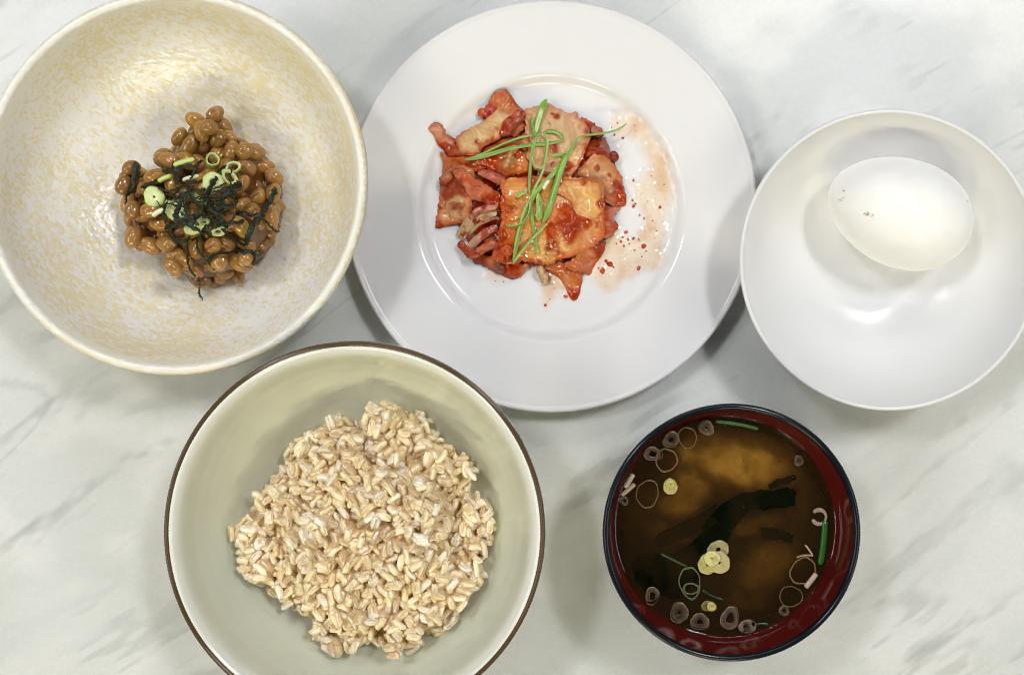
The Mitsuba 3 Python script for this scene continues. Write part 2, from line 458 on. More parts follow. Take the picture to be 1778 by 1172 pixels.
def bean_mesh(rad, R, pos, seed):
    r = np.random.default_rng(seed)
    m = trimesh.creation.icosphere(3, 1.0)
    v = np.array(m.vertices)
    n = meshkit.fbm(v * 1.6 + seed * 3.1, 3, seed) - .5
    k = v[:, 0]
    q = v * rad * (1 + .16 * n)[:, None]
    q[:, 1] *= 1 + .08 * k * r.choice([-1, 1])
    q[:, 2] += -.10 * rad[2] * k * k * r.choice([-1, 1])
    seam = np.exp(-(v[:, 1] / .14) ** 2) * (v[:, 2] > 0) * np.exp(-(k / .75) ** 4)
    q[:, 2] -= seam * .14 * rad[2]
    base = lerp(lerp(srgb(148, 100, 44), srgb(178, 132, 58), r.uniform()), srgb(158, 114, 60), r.uniform(0, .8)) * r.uniform(.6, 1.0)
    fl = meshkit.fbm(v * 1.9 + seed, 3, seed + 1)
    col = lerp(np.broadcast_to(base, v.shape), srgb(124, 74, 26), sstep(.5, .8, fl) * .6)
    crack = (r.uniform() < .3) * np.exp(-(v[:, 1] / .10) ** 2) * (v[:, 2] > 0) * (np.abs(k) < .55)
    col = lerp(col, srgb(45, 20, 8), crack * .8)
    spot = (r.uniform() < .12) * sstep(.78, .95, v @ (lambda d: d / np.linalg.norm(d))(r.normal(size=3)))
    col = lerp(col, srgb(20, 12, 6), spot * .9)
    m.vertices = q @ R.T + pos
    return m, col


HOURS = ['twelve', 'one', 'two', 'three', 'four', 'five', 'six', 'seven', 'eight', 'nine', 'ten', 'eleven']


def by_the_clock(items, shown, text, ranks):
    """Labels for the outer pieces of a heap: the outermost at each hour of a clock face, then the next one in, and so on."""
    c = np.mean([items[i][0][:2] for i in shown], axis=0)
    sectors, out = {}, {}
    for i in shown:
        d = items[i][0][:2] - c
        h = int(round(math.degrees(math.atan2(d[0], d[1])) / 30)) % 12
        sectors.setdefault(h, []).append((-np.hypot(*d), i))
    for h, ls in sectors.items():
        for (_, i), word in zip(sorted(ls), ranks):
            out[i] = text.format(rank=word, hour=HOURS[h])
    return out


shown = [i for i in range(len(beans)) if seen[i] >= 8]
exts = by_the_clock(beans, shown, 'brown soybean {rank} from the heap edge at {hour} o\'clock in the natto', ['outermost', 'second in', 'third in', 'fourth in', 'fifth in', 'sixth in', 'seventh in', 'eighth in', 'ninth in', 'tenth in', 'eleventh in', 'twelfth in', 'thirteenth in', 'fourteenth in', 'fifteenth in', 'sixteenth in'])
for i, (pos, R, rad) in enumerate(beans):
    if seen[i] < 8:
        continue
    m, col = bean_mesh(rad, R, pos, i)
    k = add('soybean', m, 'm_bean', color=col)
    tag(k, exts.get(i, 'glossy brown fermented soybean in the sticky natto heap'), 'bean', 'fermented soybeans heaped in the mottled bowl')

# ------------------------------------------------------------------ scallion pieces and nori on the natto
def ring_mesh(c, rx, ry, hole, h, seed, turn=0.0, tilt=(0, 0), seg=40, lobes=.06):
    """A cut slice of scallion: an irregular ring with rounded section."""
    r = np.random.default_rng(seed)
    th = np.linspace(0, 2 * np.pi, seg, endpoint=False)
    wob = 1 + lobes * np.sin(2 * th + r.uniform(0, 6)) + lobes * .7 * np.sin(3 * th + r.uniform(0, 6)) + .02 * np.sin(7 * th + r.uniform(0, 6))
    mid, half = (1 + hole) / 2, (1 - hole) / 2
    sec = []
    for a in np.linspace(0, 2 * np.pi, 14, endpoint=False):
        ca, sa = np.cos(a), np.sin(a)
        sec.append((mid + half * np.sign(ca) * abs(ca) ** .6, h / 2 * np.sign(sa) * abs(sa) ** .6))
    v, rr = [], []
    for k, z in sec:
        w = 1 + (wob - 1) * (1 if k > .4 else 2)
        v.append(np.stack([rx * k * w * np.cos(th), ry * k * w * np.sin(th), np.full(seg, z)], 1))
        rr.append(np.full(seg, k))
    v, rr = np.vstack(v), np.concatenate(rr)
    m = len(sec)
    i, j = np.meshgrid(np.arange(m), np.arange(seg), indexing='ij')
    a, b, c_, d = i * seg + j, i * seg + (j + 1) % seg, ((i + 1) % m) * seg + (j + 1) % seg, ((i + 1) % m) * seg + j
    f = np.vstack([np.stack([a, b, c_], -1).reshape(-1, 3), np.stack([a, c_, d], -1).reshape(-1, 3)])
    v = v @ rot(turn, tilt[0], tilt[1]).T + c
    mesh = trimesh.Trimesh(v, f, process=False)
    if mesh.volume < 0:
        mesh.invert()
    return mesh, rr


Hs = gaussian_filter(maximum_filter(Fn.H, 7), 3)
Hm = gaussian_filter(maximum_filter(Fn.H, 21), 3)
PALE, LIME, GREEN, DEEP = srgb(222, 226, 186), srgb(186, 200, 122), srgb(120, 160, 50), srgb(62, 105, 30)
natto_rings = [(278, 545, 58, 55, .10, 'pale round scallion slice at the left of the nori shreds on the natto', 0, (.15, .1), .0022),
               (400, 615, 62, 74, .12, 'large yellow green scallion slice beside the pale one on the natto', .2, (-.1, .1), .003),
               (598, 345, 36, 46, .72, 'open light green scallion ring at the top of the nori tangle', -.2, (.3, -.5), .0022),
               (712, 385, 42, 36, .66, 'open pale scallion ring to the right of the taller ring', .3, (.3, -.3), .002),
               (600, 470, 62, 56, .30, 'broad pale scallion ring in the middle of the natto', .5, (.2, .2), .0025),
               (690, 440, 40, 50, .55, 'bright lime scallion ring below the open rings on the natto', .9, (.5, .2), .0022),
               (505, 715, 66, 36, .25, 'flat lime scallion slice half buried under the nori', .3, (.0, .2), .002),
               (630, 735, 48, 26, .30, 'small green scallion slice below the nori tangle', .2, (.1, .3), .002),
               (550, 690, 40, 40, .35, 'lime scallion slice under the middle of the nori tangle', .2, (.2, .1), .002)]
for s, (x, y, a, b, hole, lab, turn, tilt, h) in enumerate(natto_rings):
    u, w = N2(x, y)
    c = P(u, w, .027)
    z = max(Fn.at(c[0], c[1], Hs), Fn.at(c[0], c[1], Hm) - .0014) + .0008
    c = np.array([*P(u, w, z)[:2], z])
    q = K * .95 / 3.168
    m, rr = ring_mesh(c, a * q, b * q, hole, h, s, turn, tilt)
    vv = np.array(m.vertices)
    col = lerp(lerp(PALE, LIME, sstep(.55, .9, rr)), GREEN, sstep(.9, 1.0, rr) * .8)
    col = lerp(col, LIME, meshkit.fbm(vv * 500, 2, s) * .7)
    k = add('scallion_slice', m, 'm_leaf', color=col)
    tag(k, lab, 'scallion slice', 'scallion slices on the natto')
    Fn.splat(m)
for x0, y0, x1, y1, w, lab in [(385, 372, 500, 340, 30, 'short lime scallion shred above the nori tangle'), (435, 455, 525, 432, 24, 'short white scallion stalk above the middle of the nori'), (268, 650, 330, 615, 26, 'short white scallion bit below the pale slice'),
                               (300, 460, 370, 430, 26, 'small lime scallion shred left of the nori tangle'), (490, 530, 560, 590, 34, 'lime scallion shred in the middle of the nori tangle')]:
    pts = curve([N2(x0, y0), N2((x0 + x1) / 2, (y0 + y1) / 2 - 4), N2(x1, y1)], 14)
    zz = Fn.at(*np.array([P(a, b, .027)[:2] for a, b in pts]).T, H=Hs) + .0018
    zz[:] = zz.max()
    p3 = np.array([P(a, b, z) for (a, b), z in zip(pts, zz)])
    m, al, ac, top = ribbon(p3, w * K / 3.168 * .95, .0012, arch=.0006)
    col = lerp(PALE if 'white' in lab else LIME, GREEN if 'white' not in lab else PALE, sstep(.5, 1, np.abs(ac)) * .6)
    tag(add('scallion_shred', m, 'm_leaf', color=col), lab, 'scallion shred', 'scallion shreds on the natto')
    Fn.splat(m)

nori = [[(180, 355), (165, 430), (150, 490), (128, 540)], [(135, 520), (122, 580), (135, 640), (145, 658)], [(950, 505), (915, 560), (880, 620), (860, 665)], [(860, 660), (900, 690), (940, 730), (970, 740)],
        [(190, 440), (260, 415), (340, 400), (420, 385), (530, 380)], [(210, 500), (280, 460), (360, 440)], [(390, 350), (395, 410), (410, 470)], [(300, 495), (370, 510), (430, 490), (520, 460), (600, 430)],
        [(670, 375), (630, 430), (585, 490), (570, 540)], [(330, 660), (340, 590), (370, 550), (420, 500)], [(400, 690), (405, 620), (430, 560), (480, 510)], [(480, 530), (530, 600), (580, 660), (600, 690)],
        [(560, 640), (640, 630), (720, 630), (790, 640), (850, 640)], [(740, 460), (680, 520), (620, 570), (560, 600)], [(730, 520), (660, 560), (600, 620), (540, 660)], [(340, 710), (420, 690), (500, 650), (590, 640)],
        [(510, 790), (540, 740), (590, 690), (650, 660)], [(515, 780), (530, 850), (570, 900), (620, 945)], [(580, 900), (600, 870), (680, 855), (760, 845), (820, 850), (815, 920)], [(780, 810), (800, 750), (830, 690), (850, 660)],
        [(460, 770), (460, 850), (470, 930), (510, 980)], [(515, 985), (530, 1030), (528, 1070), (542, 1110)], [(650, 720), (700, 760), (750, 800), (780, 815)], [(370, 720), (380, 770), (420, 790), (470, 770)],
        [(600, 520), (680, 500), (740, 470)], [(560, 560), (640, 590), (700, 600), (740, 560)], [(620, 690), (700, 690), (770, 680)], [(440, 520), (450, 600), (470, 660), (520, 700)],
        [(520, 560), (600, 545), (670, 535), (730, 500)], [(380, 640), (450, 690), (520, 730), (560, 750)], [(590, 600), (640, 660), (680, 720)], [(350, 560), (420, 545), (500, 520), (560, 500)]]
NORI_LABELS = ['dark nori shred standing at the left edge of the natto', 'thin nori thread hanging down the left edge of the natto', 'dark nori shred slanting at the right edge of the natto', 'thin nori thread running out to the lower right edge', 'long nori shred reaching left along the top of the tangle',
               'nori shred curving left above the pale scallion slice', 'short upright nori shred at the upper left of the tangle', 'nori shred crossing the upper middle of the tangle', 'nori shred falling from the open scallion rings', 'nori shred over the left edge of the large yellow green slice', 'nori shred across the middle of the large yellow green slice',
               'nori shred slanting down through the tangle centre', 'long flat nori shred running right from the tangle centre', 'thick nori shred slanting below the bright lime ring', 'nori shred just under the thick slanting one', 'nori shred along the lower left of the tangle', 'short nori shred at the bottom middle of the tangle',
               'nori shred descending from the tangle over the lower beans', 'long curved nori shred looping over the lower right beans', 'nori shred rising at the right between beans', 'thin nori thread descending over the lower left beans', 'nori thread hanging below the lowest beans of the natto', 'nori shred slanting right below the tangle', 'short nori shred at the lower left corner of the tangle',
               'nori shred highest at the right of the tangle', 'nori shred bending at the right of the tangle', 'short flat nori shred at the lower right of the tangle', 'nori shred hanging at the left of the tangle centre', 'nori shred crossing flat over the tangle centre', 'nori shred below the large yellow green slice', 'short nori shred right of the tangle centre', 'nori shred above the large yellow green slice']
nr = np.random.default_rng(321)
wisps = sorted(([tuple(c0 + dv * t + nr.normal(0, 14, 2)) for t in (-1, -.4, .3, 1)] for c0, dv in [(nr.normal([545, 575], [95, 85]), nr.uniform(45, 120) * np.array([math.cos(q), math.sin(q)])) for q in nr.uniform(0, math.pi, 14)]), key=lambda w: np.mean([q[1] for q in w]))
nori += wisps
NORI_LABELS += ['fine dark nori wisp in the tangle, ' + o for o in ('topmost', 'second from the top', 'third from the top', 'fourth from the top', 'fifth from the top', 'sixth from the top', 'seventh from the top', 'seventh from the bottom', 'sixth from the bottom', 'fifth from the bottom', 'fourth from the bottom', 'third from the bottom', 'second from the bottom', 'lowest')]
for s, line in enumerate(nori):
    r = np.random.default_rng(100 + s)
    pts = curve([N2(*q) for q in line], 36)
    xy = np.array([P(a, b, .028)[:2] for a, b in pts])
    Hn = gaussian_filter(maximum_filter(Fn.H, 7), 2.5)
    z = Fn.at(xy[:, 0], xy[:, 1], Hn)
    z = gaussian_filter(np.maximum(gaussian_filter(z, 5), z), 1.5) + .0009 + .0005 * np.sin(np.linspace(0, r.uniform(4, 9), 36) + r.uniform(0, 6))
    p3 = np.array([P(a, b, zz) for (a, b), zz in zip(pts, z)])
    p3[:, :2] += .00025 * r.normal(size=(36, 2))
    roll = gaussian_filter(r.normal(0, 2.2, 36), 5) + r.uniform(-.4, .4)
    w = r.uniform(.0010, .0021) * (1 + .25 * gaussian_filter(r.normal(size=36), 1))
    if s in (1, 3, 20, 21) or s > 31:
        w *= .55
    m, al, ac, top = ribbon(p3, w, .00025, arch=.0002, roll=roll, across=5)
    vv = np.array(m.vertices)
    col = lerp(srgb(16, 20, 11), srgb(46, 52, 28), meshkit.fbm(vv * 900, 3, s) * 1.1 - .15)
    k = add('nori_shred', m, 'm_nori', color=col)
    lab = NORI_LABELS[s]
    tag(k, lab, 'seaweed', 'nori shreds on the natto')
    Fn.splat(m)

# ------------------------------------------------------------------ rice bowl and rice
rice_in = smooth_profile([(0, .0085), (.018, .0088), (.030, .0115), (.040, .0170), (.0495, .0265), (.0570, .0375), (.0622, .0480), (.0648, .0550), (.0662, .0582), (.0678, .0601)], 90)
rice_lip = arc(.0699, .0604, .0008, 175, 0, 14)
rice_out = smooth_profile([(.0707, .0598), (.0685, .0520), (.0620, .0370), (.052, .0230), (.040, .0120), (.0310, .0060), (.0300, .0005)], 40)
k = numbered('rice_bowl')
tag(k, 'pale celadon green bowl with brown rim holding brown rice', 'bowl')
body = np.vstack([rice_in, [(.0686, .0605), (.0692, .0603), (.0700, .0596)], rice_out, [(.0295, 0), (.028, 0), (.027, .003), (0, .0035)]])
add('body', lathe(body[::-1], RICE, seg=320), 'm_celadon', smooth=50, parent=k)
lip = np.vstack([[(.0687, .0602)], rice_lip, [(.0709, .0590), (.0703, .0586), (.0692, .0590), (.0688, .0596), (.0687, .0602)]])
add('rim', lathe(lip[::-1], RICE, seg=320), 'm_brown_rim', smooth=50, parent=k)
riceb_z = height_of(rice_in)

R6 = lambda x, y: (270 + x / 1.9797, 580 + y / 1.9797)
heap = [(745, 245), (830, 228), (875, 255), (940, 300), (950, 345), (1000, 360), (1010, 400), (1060, 420), (1100, 465), (1095, 510), (1110, 545), (1150, 575), (1162, 650), (1155, 720), (1120, 770), (1130, 830), (1095, 880), (1055, 930), (1030, 1000), (985, 1035), (920, 1050), (905, 1090), (840, 1075), (765, 1088), (720, 1060), (640, 1090), (590, 1085), (545, 1050), (540, 1000), (470, 950), (400, 905), (345, 865), (305, 820), (292, 740), (250, 680), (300, 620), (340, 575), (375, 520), (425, 475), (440, 390), (490, 352), (550, 340), (600, 290), (650, 280), (690, 320), (715, 305), (720, 280)]
hp = Polygon([P(*R6(*q), .033)[:2] for q in heap]).buffer(-.0012)
F = Field(RICE[0] - .066, RICE[0] + .066, RICE[1] - .066, RICE[1] + .066, .0004)
bowl0 = riceb_z(np.hypot(F.X - RICE[0], F.Y - RICE[1]))
inside = shapely.contains_xy(hp, F.X, F.Y)
dist = distance_transform_edt(inside) * F.res
pp = np.stack([F.X * 115, F.Y * 115, F.X * 0 + 3], -1)
nz = meshkit.fbm(pp, 3, 15)
dome = np.maximum(bowl0 + .005, .0255 + .0185 * (1 - (1 - np.clip(dist / .034, 0, 1)) ** 2)) + (nz - .5) * .027
core = np.maximum(bowl0 - .0005, np.minimum(dome - .0085, bowl0 + dist * 1.2 - .001))
F.H = np.where(inside, np.maximum(core, bowl0), bowl0)
Fr = F
rr_ = np.random.default_rng(23)
grains = deposit(F, np.where(inside, dome, 0), inside, lambda r: np.array([r.uniform(.0024, .0036), r.uniform(.0012, .0017), r.uniform(.0011, .0014)]), 140, 3, 2600, .00045, rr_)
print('beans', len(beans), 'grains', len(grains))
seen = np.bincount(F.owner[F.owner >= 0], minlength=len(grains))
cm = skirted(F, core, bowl0 - .0008, inside)
cv = np.array(cm.vertices)
ICO = {n: trimesh.creation.icosphere(n, 1.0) for n in (2, 3)}


def grain_mesh(rad, R, pos, seed, level):
    r = np.random.default_rng(5000 + seed)
    v = np.array(ICO[level].vertices)
    k = v[:, 0]
    burst = r.uniform() < .22
    n1 = meshkit.fbm(v * 1.3 + r.uniform(0, 50), 2, seed) - .5
    n2 = meshkit.fbm(v * 2.8 + r.uniform(0, 50), 2, seed + 1) - .5
    sx = np.sign(k) * np.abs(k) ** r.uniform(.6, .8)
    cross = np.sqrt(np.clip(1 - np.abs(sx) ** 4.5, 0, 1)) / np.maximum(np.sqrt(1 - k * k), 1e-3)
    q = np.stack([sx, v[:, 1] * cross, v[:, 2] * cross], 1) * rad * (1 + (.38 if not burst else .9) * n1 + (.04 if not burst else .7) * n2)[:, None]
    q *= [1.0, .92, .95] if not burst else [.9, 1.25, 1.15]
    q[:, 2] += r.uniform(-.5, .5) * rad[2] * k * k
    q[:, 1] += r.uniform(-.5, .5) * rad[1] * k * k
    pale = srgb(232, 218, 180) if r.uniform() < .45 else srgb(222, 212, 194)
    base = lerp(srgb(212, 188, 138), pale, r.uniform())
    if r.uniform() < .10:
        base = lerp(base, srgb(176, 138, 94), .6)
    base = np.minimum(base * 1.07, .9)
    col = np.broadcast_to(base, v.shape)
    fl = meshkit.fbm(v * 1.6 + seed, 3, seed + 2)
    col = lerp(col, srgb(178, 144, 94), sstep(.5, .75, fl) * .6)
    col = lerp(col, srgb(242, 236, 220), sstep(.5, .3, fl) * .6)
    st = np.exp(-((v[:, 1] - r.uniform(-.6, .6) - .9 * n1) / .06) ** 2) * (np.abs(k) < .7) * (r.uniform() < .22)
    col = lerp(col, srgb(124, 82, 40), st * .7)
    tip = sstep(.86, .97, k * r.choice([-1, 1])) * (r.uniform() < .3)
    col = lerp(col, srgb(128, 88, 46), tip * .7)
    return trimesh.Trimesh(q @ R.T + pos, ICO[level].faces, process=False), col


order = np.argsort(-seen)
front = [i for i in order[:300] if seen[i] > 0]
exts = by_the_clock(grains, front, 'cooked rice grain {rank} from the mound edge at {hour} o\'clock', ['outermost', 'second in', 'third in'])
for i in front:
    pos, R, rad = grains[i]
    m, col = grain_mesh(rad, R, pos, i, 3)
    k = add('rice_grain', m, 'm_rice', color=col)
    tag(k, exts.get(i, 'cooked cream brown rice grain on the top of the mound'), 'rice grain', 'cooked rice grains on top of the mound')
mush = np.where(inside, gaussian_filter(Fr.H, 1.7) - .0008 + (meshkit.fbm(np.stack([F.X * 380, F.Y * 380, F.X * 0], -1), 3, 77) - .55) * .0024, bowl0)
mm = skirted(F, np.maximum(mush, bowl0), bowl0 - .0004, inside & (dist > .0012))
mv = np.array(mm.vertices)
parts, cols = [cm, mm], [lerp(srgb(160, 132, 92), srgb(206, 184, 144), meshkit.fbm(cv * 400, 3, 4)), lerp(srgb(190, 160, 112), srgb(230, 216, 184), meshkit.fbm(mv * 500, 3, 5) * 1.6 - .3)]
for i in order:
    if i in set(front) or (seen[i] == 0 and False):
        continue
    m, col = grain_mesh(*[grains[i][q] for q in (2, 1, 0)], i, 2)
    parts.append(m)
    cols.append(col)
rest = trimesh.util.concatenate(parts)
add('cooked_rice', rest, 'm_rice', color=np.vstack(cols))
tag('cooked_rice', 'mass of sticky brown rice beneath the top grains in the celadon bowl', 'rice', kind='stuff')

# ------------------------------------------------------------------ kimchi
Z3 = lambda x, y: (720 + x / 2.725, 130 + y / 2.725)
PX3 = K / 2.725 * .97


def W3(q, z=.012):
    return P(*Z3(*q), z)[:2]


Fk = Field(PLATE[0] - .058, PLATE[0] + .058, PLATE[1] - .058, PLATE[1] + .058, .0005)
Fk.H = plate_z(np.hypot(Fk.X - PLATE[0], Fk.Y - PLATE[1]))
plate0 = Fk.H.copy()
CREAM, PINK, GOLD, PASTE, DARK, ORANGE, PURPLE = srgb(214, 182, 130), srgb(190, 118, 64), srgb(204, 150, 84), srgb(150, 36, 4), srgb(88, 20, 6), srgb(190, 82, 16), srgb(80, 50, 50)

# brine on the plate
PW = np.array([.72, .715, .72])


def puddle(poly, holes, seed, strength, lab):
    g = Polygon([W3(q, .0065) for q in poly], [[W3(q, .0065) for q in h] for h in holes]).buffer(.0012).buffer(-.0008)
    mask = shapely.contains_xy(g, Fk.X, Fk.Y)
    d = distance_transform_edt(mask) * Fk.res
    e = sstep(.0002, .0065, d + (meshkit.fbm(np.stack([Fk.X * 300, Fk.Y * 300, Fk.X * 0], -1), 3, seed) - .5) * .004)
    Z = plate0 + .00005 + .0005 * e
    m = skirted(Fk, Z, plate0 + .00003, mask)
    e = e[mask]
    v = np.array(m.vertices)
    n = meshkit.fbm(np.stack([v[:, 0] * 110, v[:, 1] * 110, v[:, 0] * 0 + 2], -1), 3, seed + 1)
    tint = lerp(srgb(224, 206, 184), srgb(212, 176, 138), sstep(.3, .7, n))
    speck = sstep(.70, .8, meshkit.fbm(v * 1500, 2, seed + 2)) * .3
    col = lerp(lerp(np.broadcast_to(PW, v.shape), tint, e * strength), srgb(180, 90, 40), speck * e)
    k = add('kimchi_brine', m, 'm_brine', color=col)
    tag(k, lab, 'sauce')


puddle([(925, 150), (1000, 140), (1080, 180), (1150, 250), (1210, 350), (1240, 450), (1248, 560), (1238, 650), (1215, 740), (1190, 880), (1150, 960), (1100, 935), (1040, 985), (950, 1035), (870, 1040), (820, 990), (780, 930), (800, 850), (930, 700), (985, 640), (1000, 540), (960, 400), (930, 300), (915, 220)],
       [[(975, 300), (1040, 330), (1075, 420), (1050, 480), (1010, 480), (985, 400)], [(985, 640), (1040, 630), (1065, 700), (1030, 740), (985, 720)]], 40, .85, 'thin orange tinted kimchi brine pooled at the right of the plate')
puddle([(540, 880), (575, 960), (580, 1040), (585, 1100), (615, 1135), (660, 1115), (680, 1060), (730, 1075), (790, 1080), (800, 1000), (760, 880)], [], 43, .8, 'small streak of orange kimchi brine below the kimchi heap')
puddle([(320, 880), (325, 960), (345, 1005), (440, 1008), (490, 970), (480, 900)], [], 46, .9, 'small brownish brine patch at the lower left of the kimchi')


def sheet(poly, base, alt, thick=.0017, sigma=5, fibre=0.0, paste=.35, edge=ORANGE, edge_w=.0022, blobs=(), wrinkle=.0009, seed=0, lift=0.0, tilt=(0, 0), cell=.00052, fold=0.0, tints=()):
    """One piece of cabbage draped over what lies below: a slab with rounded ragged edges, fibres and chilli paste."""
    r = np.random.default_rng(900 + seed)
    g = Polygon([W3(q, .014) for q in poly]).buffer(0)
    if g.geom_type != 'Polygon':
        g = max(g.geoms, key=lambda a: a.area)
    g = g.buffer(.0008).buffer(-.0016).buffer(.0008)
    if g.geom_type != 'Polygon':
        g = max(g.geoms, key=lambda a: a.area)
    L = g.exterior.length
    n = int(L / cell)
    b = np.array([g.exterior.interpolate(i / n, normalized=True).coords[0] for i in range(n)])
    cen = b.mean(0)
    t = np.roll(b, -1, 0) - np.roll(b, 1, 0)
    nrm = np.stack([t[:, 1], -t[:, 0]], 1) / (np.linalg.norm(t, axis=1, keepdims=True) + 1e-12)
    jag = .55 * (meshkit.fbm(np.stack([b[:, 0] * 150, b[:, 1] * 150, b[:, 0] * 0 + seed], -1), 4, seed) - .5) + .35 * (meshkit.noise(np.stack([b[:, 0] * 1100, b[:, 1] * 1100, b[:, 0] * 0 + seed], -1), seed) - .5) * sstep(.45, .6, meshkit.noise(np.stack([b[:, 0] * 130, b[:, 1] * 130, b[:, 0] * 0], -1), seed + 8))
    b = b + nrm * (jag * .0040)[:, None]
    g = Polygon(b).buffer(0)
    if g.geom_type != 'Polygon':
        g = max(g.geoms, key=lambda a: a.area)
    b = np.array(g.exterior.coords)[:-1]
    x0, y0, x1, y1 = g.bounds
    gx, gy = np.meshgrid(np.arange(x0, x1, cell), np.arange(y0, y1, cell * .866), indexing='ij')
    gx = gx + (np.arange(gx.shape[1]) % 2) * cell / 2
    pts = np.stack([gx.ravel(), gy.ravel()], 1) + r.normal(0, cell * .06, (gx.size, 2))
    inner = g.buffer(-cell * .6)
    pts = pts[shapely.contains_xy(inner, pts[:, 0], pts[:, 1])]
    xy = np.vstack([b, pts])
    nb = len(b)
    tri = Delaunay(xy).simplices
    cx = xy[tri].mean(1)
    tri = tri[shapely.contains_xy(g, cx[:, 0], cx[:, 1])]
    a_ = xy[tri]
    ar = (a_[:, 1, 0] - a_[:, 0, 0]) * (a_[:, 2, 1] - a_[:, 0, 1]) - (a_[:, 1, 1] - a_[:, 0, 1]) * (a_[:, 2, 0] - a_[:, 0, 0])
    tri = np.where((ar < 0)[:, None], tri[:, ::-1], tri)
    tri = tri[np.abs(ar) > 1e-12]
    d = shapely.distance(g.exterior, shapely.points(xy))
    Hb = gaussian_filter(maximum_filter(Fk.H, 3), sigma)
    under, raw = Fk.at(xy[:, 0], xy[:, 1], Hb), Fk.at(xy[:, 0], xy[:, 1])
    zb = np.maximum(under, .55 * raw + .45 * under) + lift
    zb += (xy - cen) @ np.array(tilt)
    ca, sa = math.cos(math.radians(fibre)), math.sin(math.radians(fibre))
    lo, ac = (xy - cen) @ [ca, sa], (xy - cen) @ [-sa, ca]
    f3 = np.stack([lo * 90, ac * 240, lo * 0 + seed * 7.7], -1)
    rib = meshkit.fbm(f3, 3, seed + 1) - .5
    big = meshkit.fbm(np.stack([xy[:, 0] * 110, xy[:, 1] * 110, lo * 0 + seed], -1), 2, seed + 2) - .5
    e = np.clip(d / (thick * 1.1), 0, 1)
    round_ = np.sqrt(1 - (1 - e) ** 2)
    z = zb + thick * (.30 + .70 * round_) + rib * wrinkle + big * wrinkle * 2.5 + fold * np.abs(ac)
    # paste
    pn = meshkit.fbm(np.stack([xy[:, 0] * 130, xy[:, 1] * 130, lo * 0 + 31 + seed], -1), 4, seed + 3)
    pw = sstep(.60 - .28 * paste, .80 - .22 * paste, pn)
    for bx, by, br_ in blobs:
        q = W3((bx, by), .016)
        dd = np.hypot(xy[:, 0] - q[0], xy[:, 1] - q[1]) / (br_ * PX3)
        pw = np.maximum(pw, sstep(1.25, .45, dd + (pn - .5) * 1.8))
    grit = meshkit.fbm(np.stack([xy[:, 0] * 700, xy[:, 1] * 700, lo * 0 + seed], -1), 2, seed + 4)
    z = z + pw * (.0003 + .0006 * (grit - .3)) + .0024 * (meshkit.fbm(np.stack([lo * 45, ac * 120, lo * 0 + seed * 3.3], -1), 2, seed + 12) - .5) * np.clip(d / .003, 0, 1)
    col = lerp(np.broadcast_to(base, (len(xy), 3)), alt, sstep(.42, .72, big + .5) * .75)
    col = lerp(col, np.array([.80, .66, .46]), sstep(.06, .3, meshkit.fbm(f3 * [1, 2.2, 1], 2, seed + 6) - .5) * .4)
    fine = meshkit.fbm(np.stack([lo * 40, ac * 800 + 30 * big, lo * 0 + seed], -1), 2, seed + 11) - .5
    z = z + fine * .00045
    col = lerp(col, base * [.86, .64, .46], sstep(.02, .3, fine) * .6)
    col = lerp(col, np.minimum(base * 1.3, .85), sstep(.02, .3, -fine) * .55)
    col = lerp(col, base * [.9, .66, .5], sstep(.08, .35, -rib) * .35)
    col = lerp(col, ORANGE * .9, .42 * np.exp(-(d / (.0032 * (.5 + pn))) ** 2))
    for tx, ty, tr, tc, tw in tints:
        q = W3((tx, ty), .016)
        col = lerp(col, tc, tw * np.exp(-(((xy[:, 0] - q[0]) ** 2 + (xy[:, 1] - q[1]) ** 2) / (tr * PX3) ** 2) * (.5 + pn)))
    col = lerp(col, edge, np.exp(-(d / edge_w) ** 2 * (.6 + 1.5 * pn)) * sstep(.3, .6, pn + .05) * .85)
    pc = lerp(lerp(PASTE, ORANGE, sstep(.4, .8, grit) * .45), DARK, sstep(.5, .2, grit) * .35)
    pc = lerp(ORANGE, pc, sstep(.2, .75, pw))
    col = col * (1 - pw[:, None] * .93) + pc * pw[:, None] * .93
    fleck = sstep(.72, .80, meshkit.fbm(np.stack([xy[:, 0] * 620, xy[:, 1] * 620, lo * 0 + seed + 5], -1), 3, seed + 9)) * sstep(.45, .6, pn)
    col = lerp(col, PASTE, fleck * .8)
    m = len(xy)
    V = np.vstack([np.c_[xy, z], np.c_[xy, np.minimum(zb, z - thick * .25)]])
    i, j = np.arange(nb), (np.arange(nb) + 1) % nb
    f = np.vstack([tri, tri[:, ::-1] + m, np.stack([i, i + m, j], 1), np.stack([j, i + m, j + m], 1)])
    mesh = trimesh.Trimesh(V, f, process=False)
    Fk.splat(mesh)
    Fk.H = np.maximum(Fk.H, 0)
    return mesh, np.vstack([col, col])


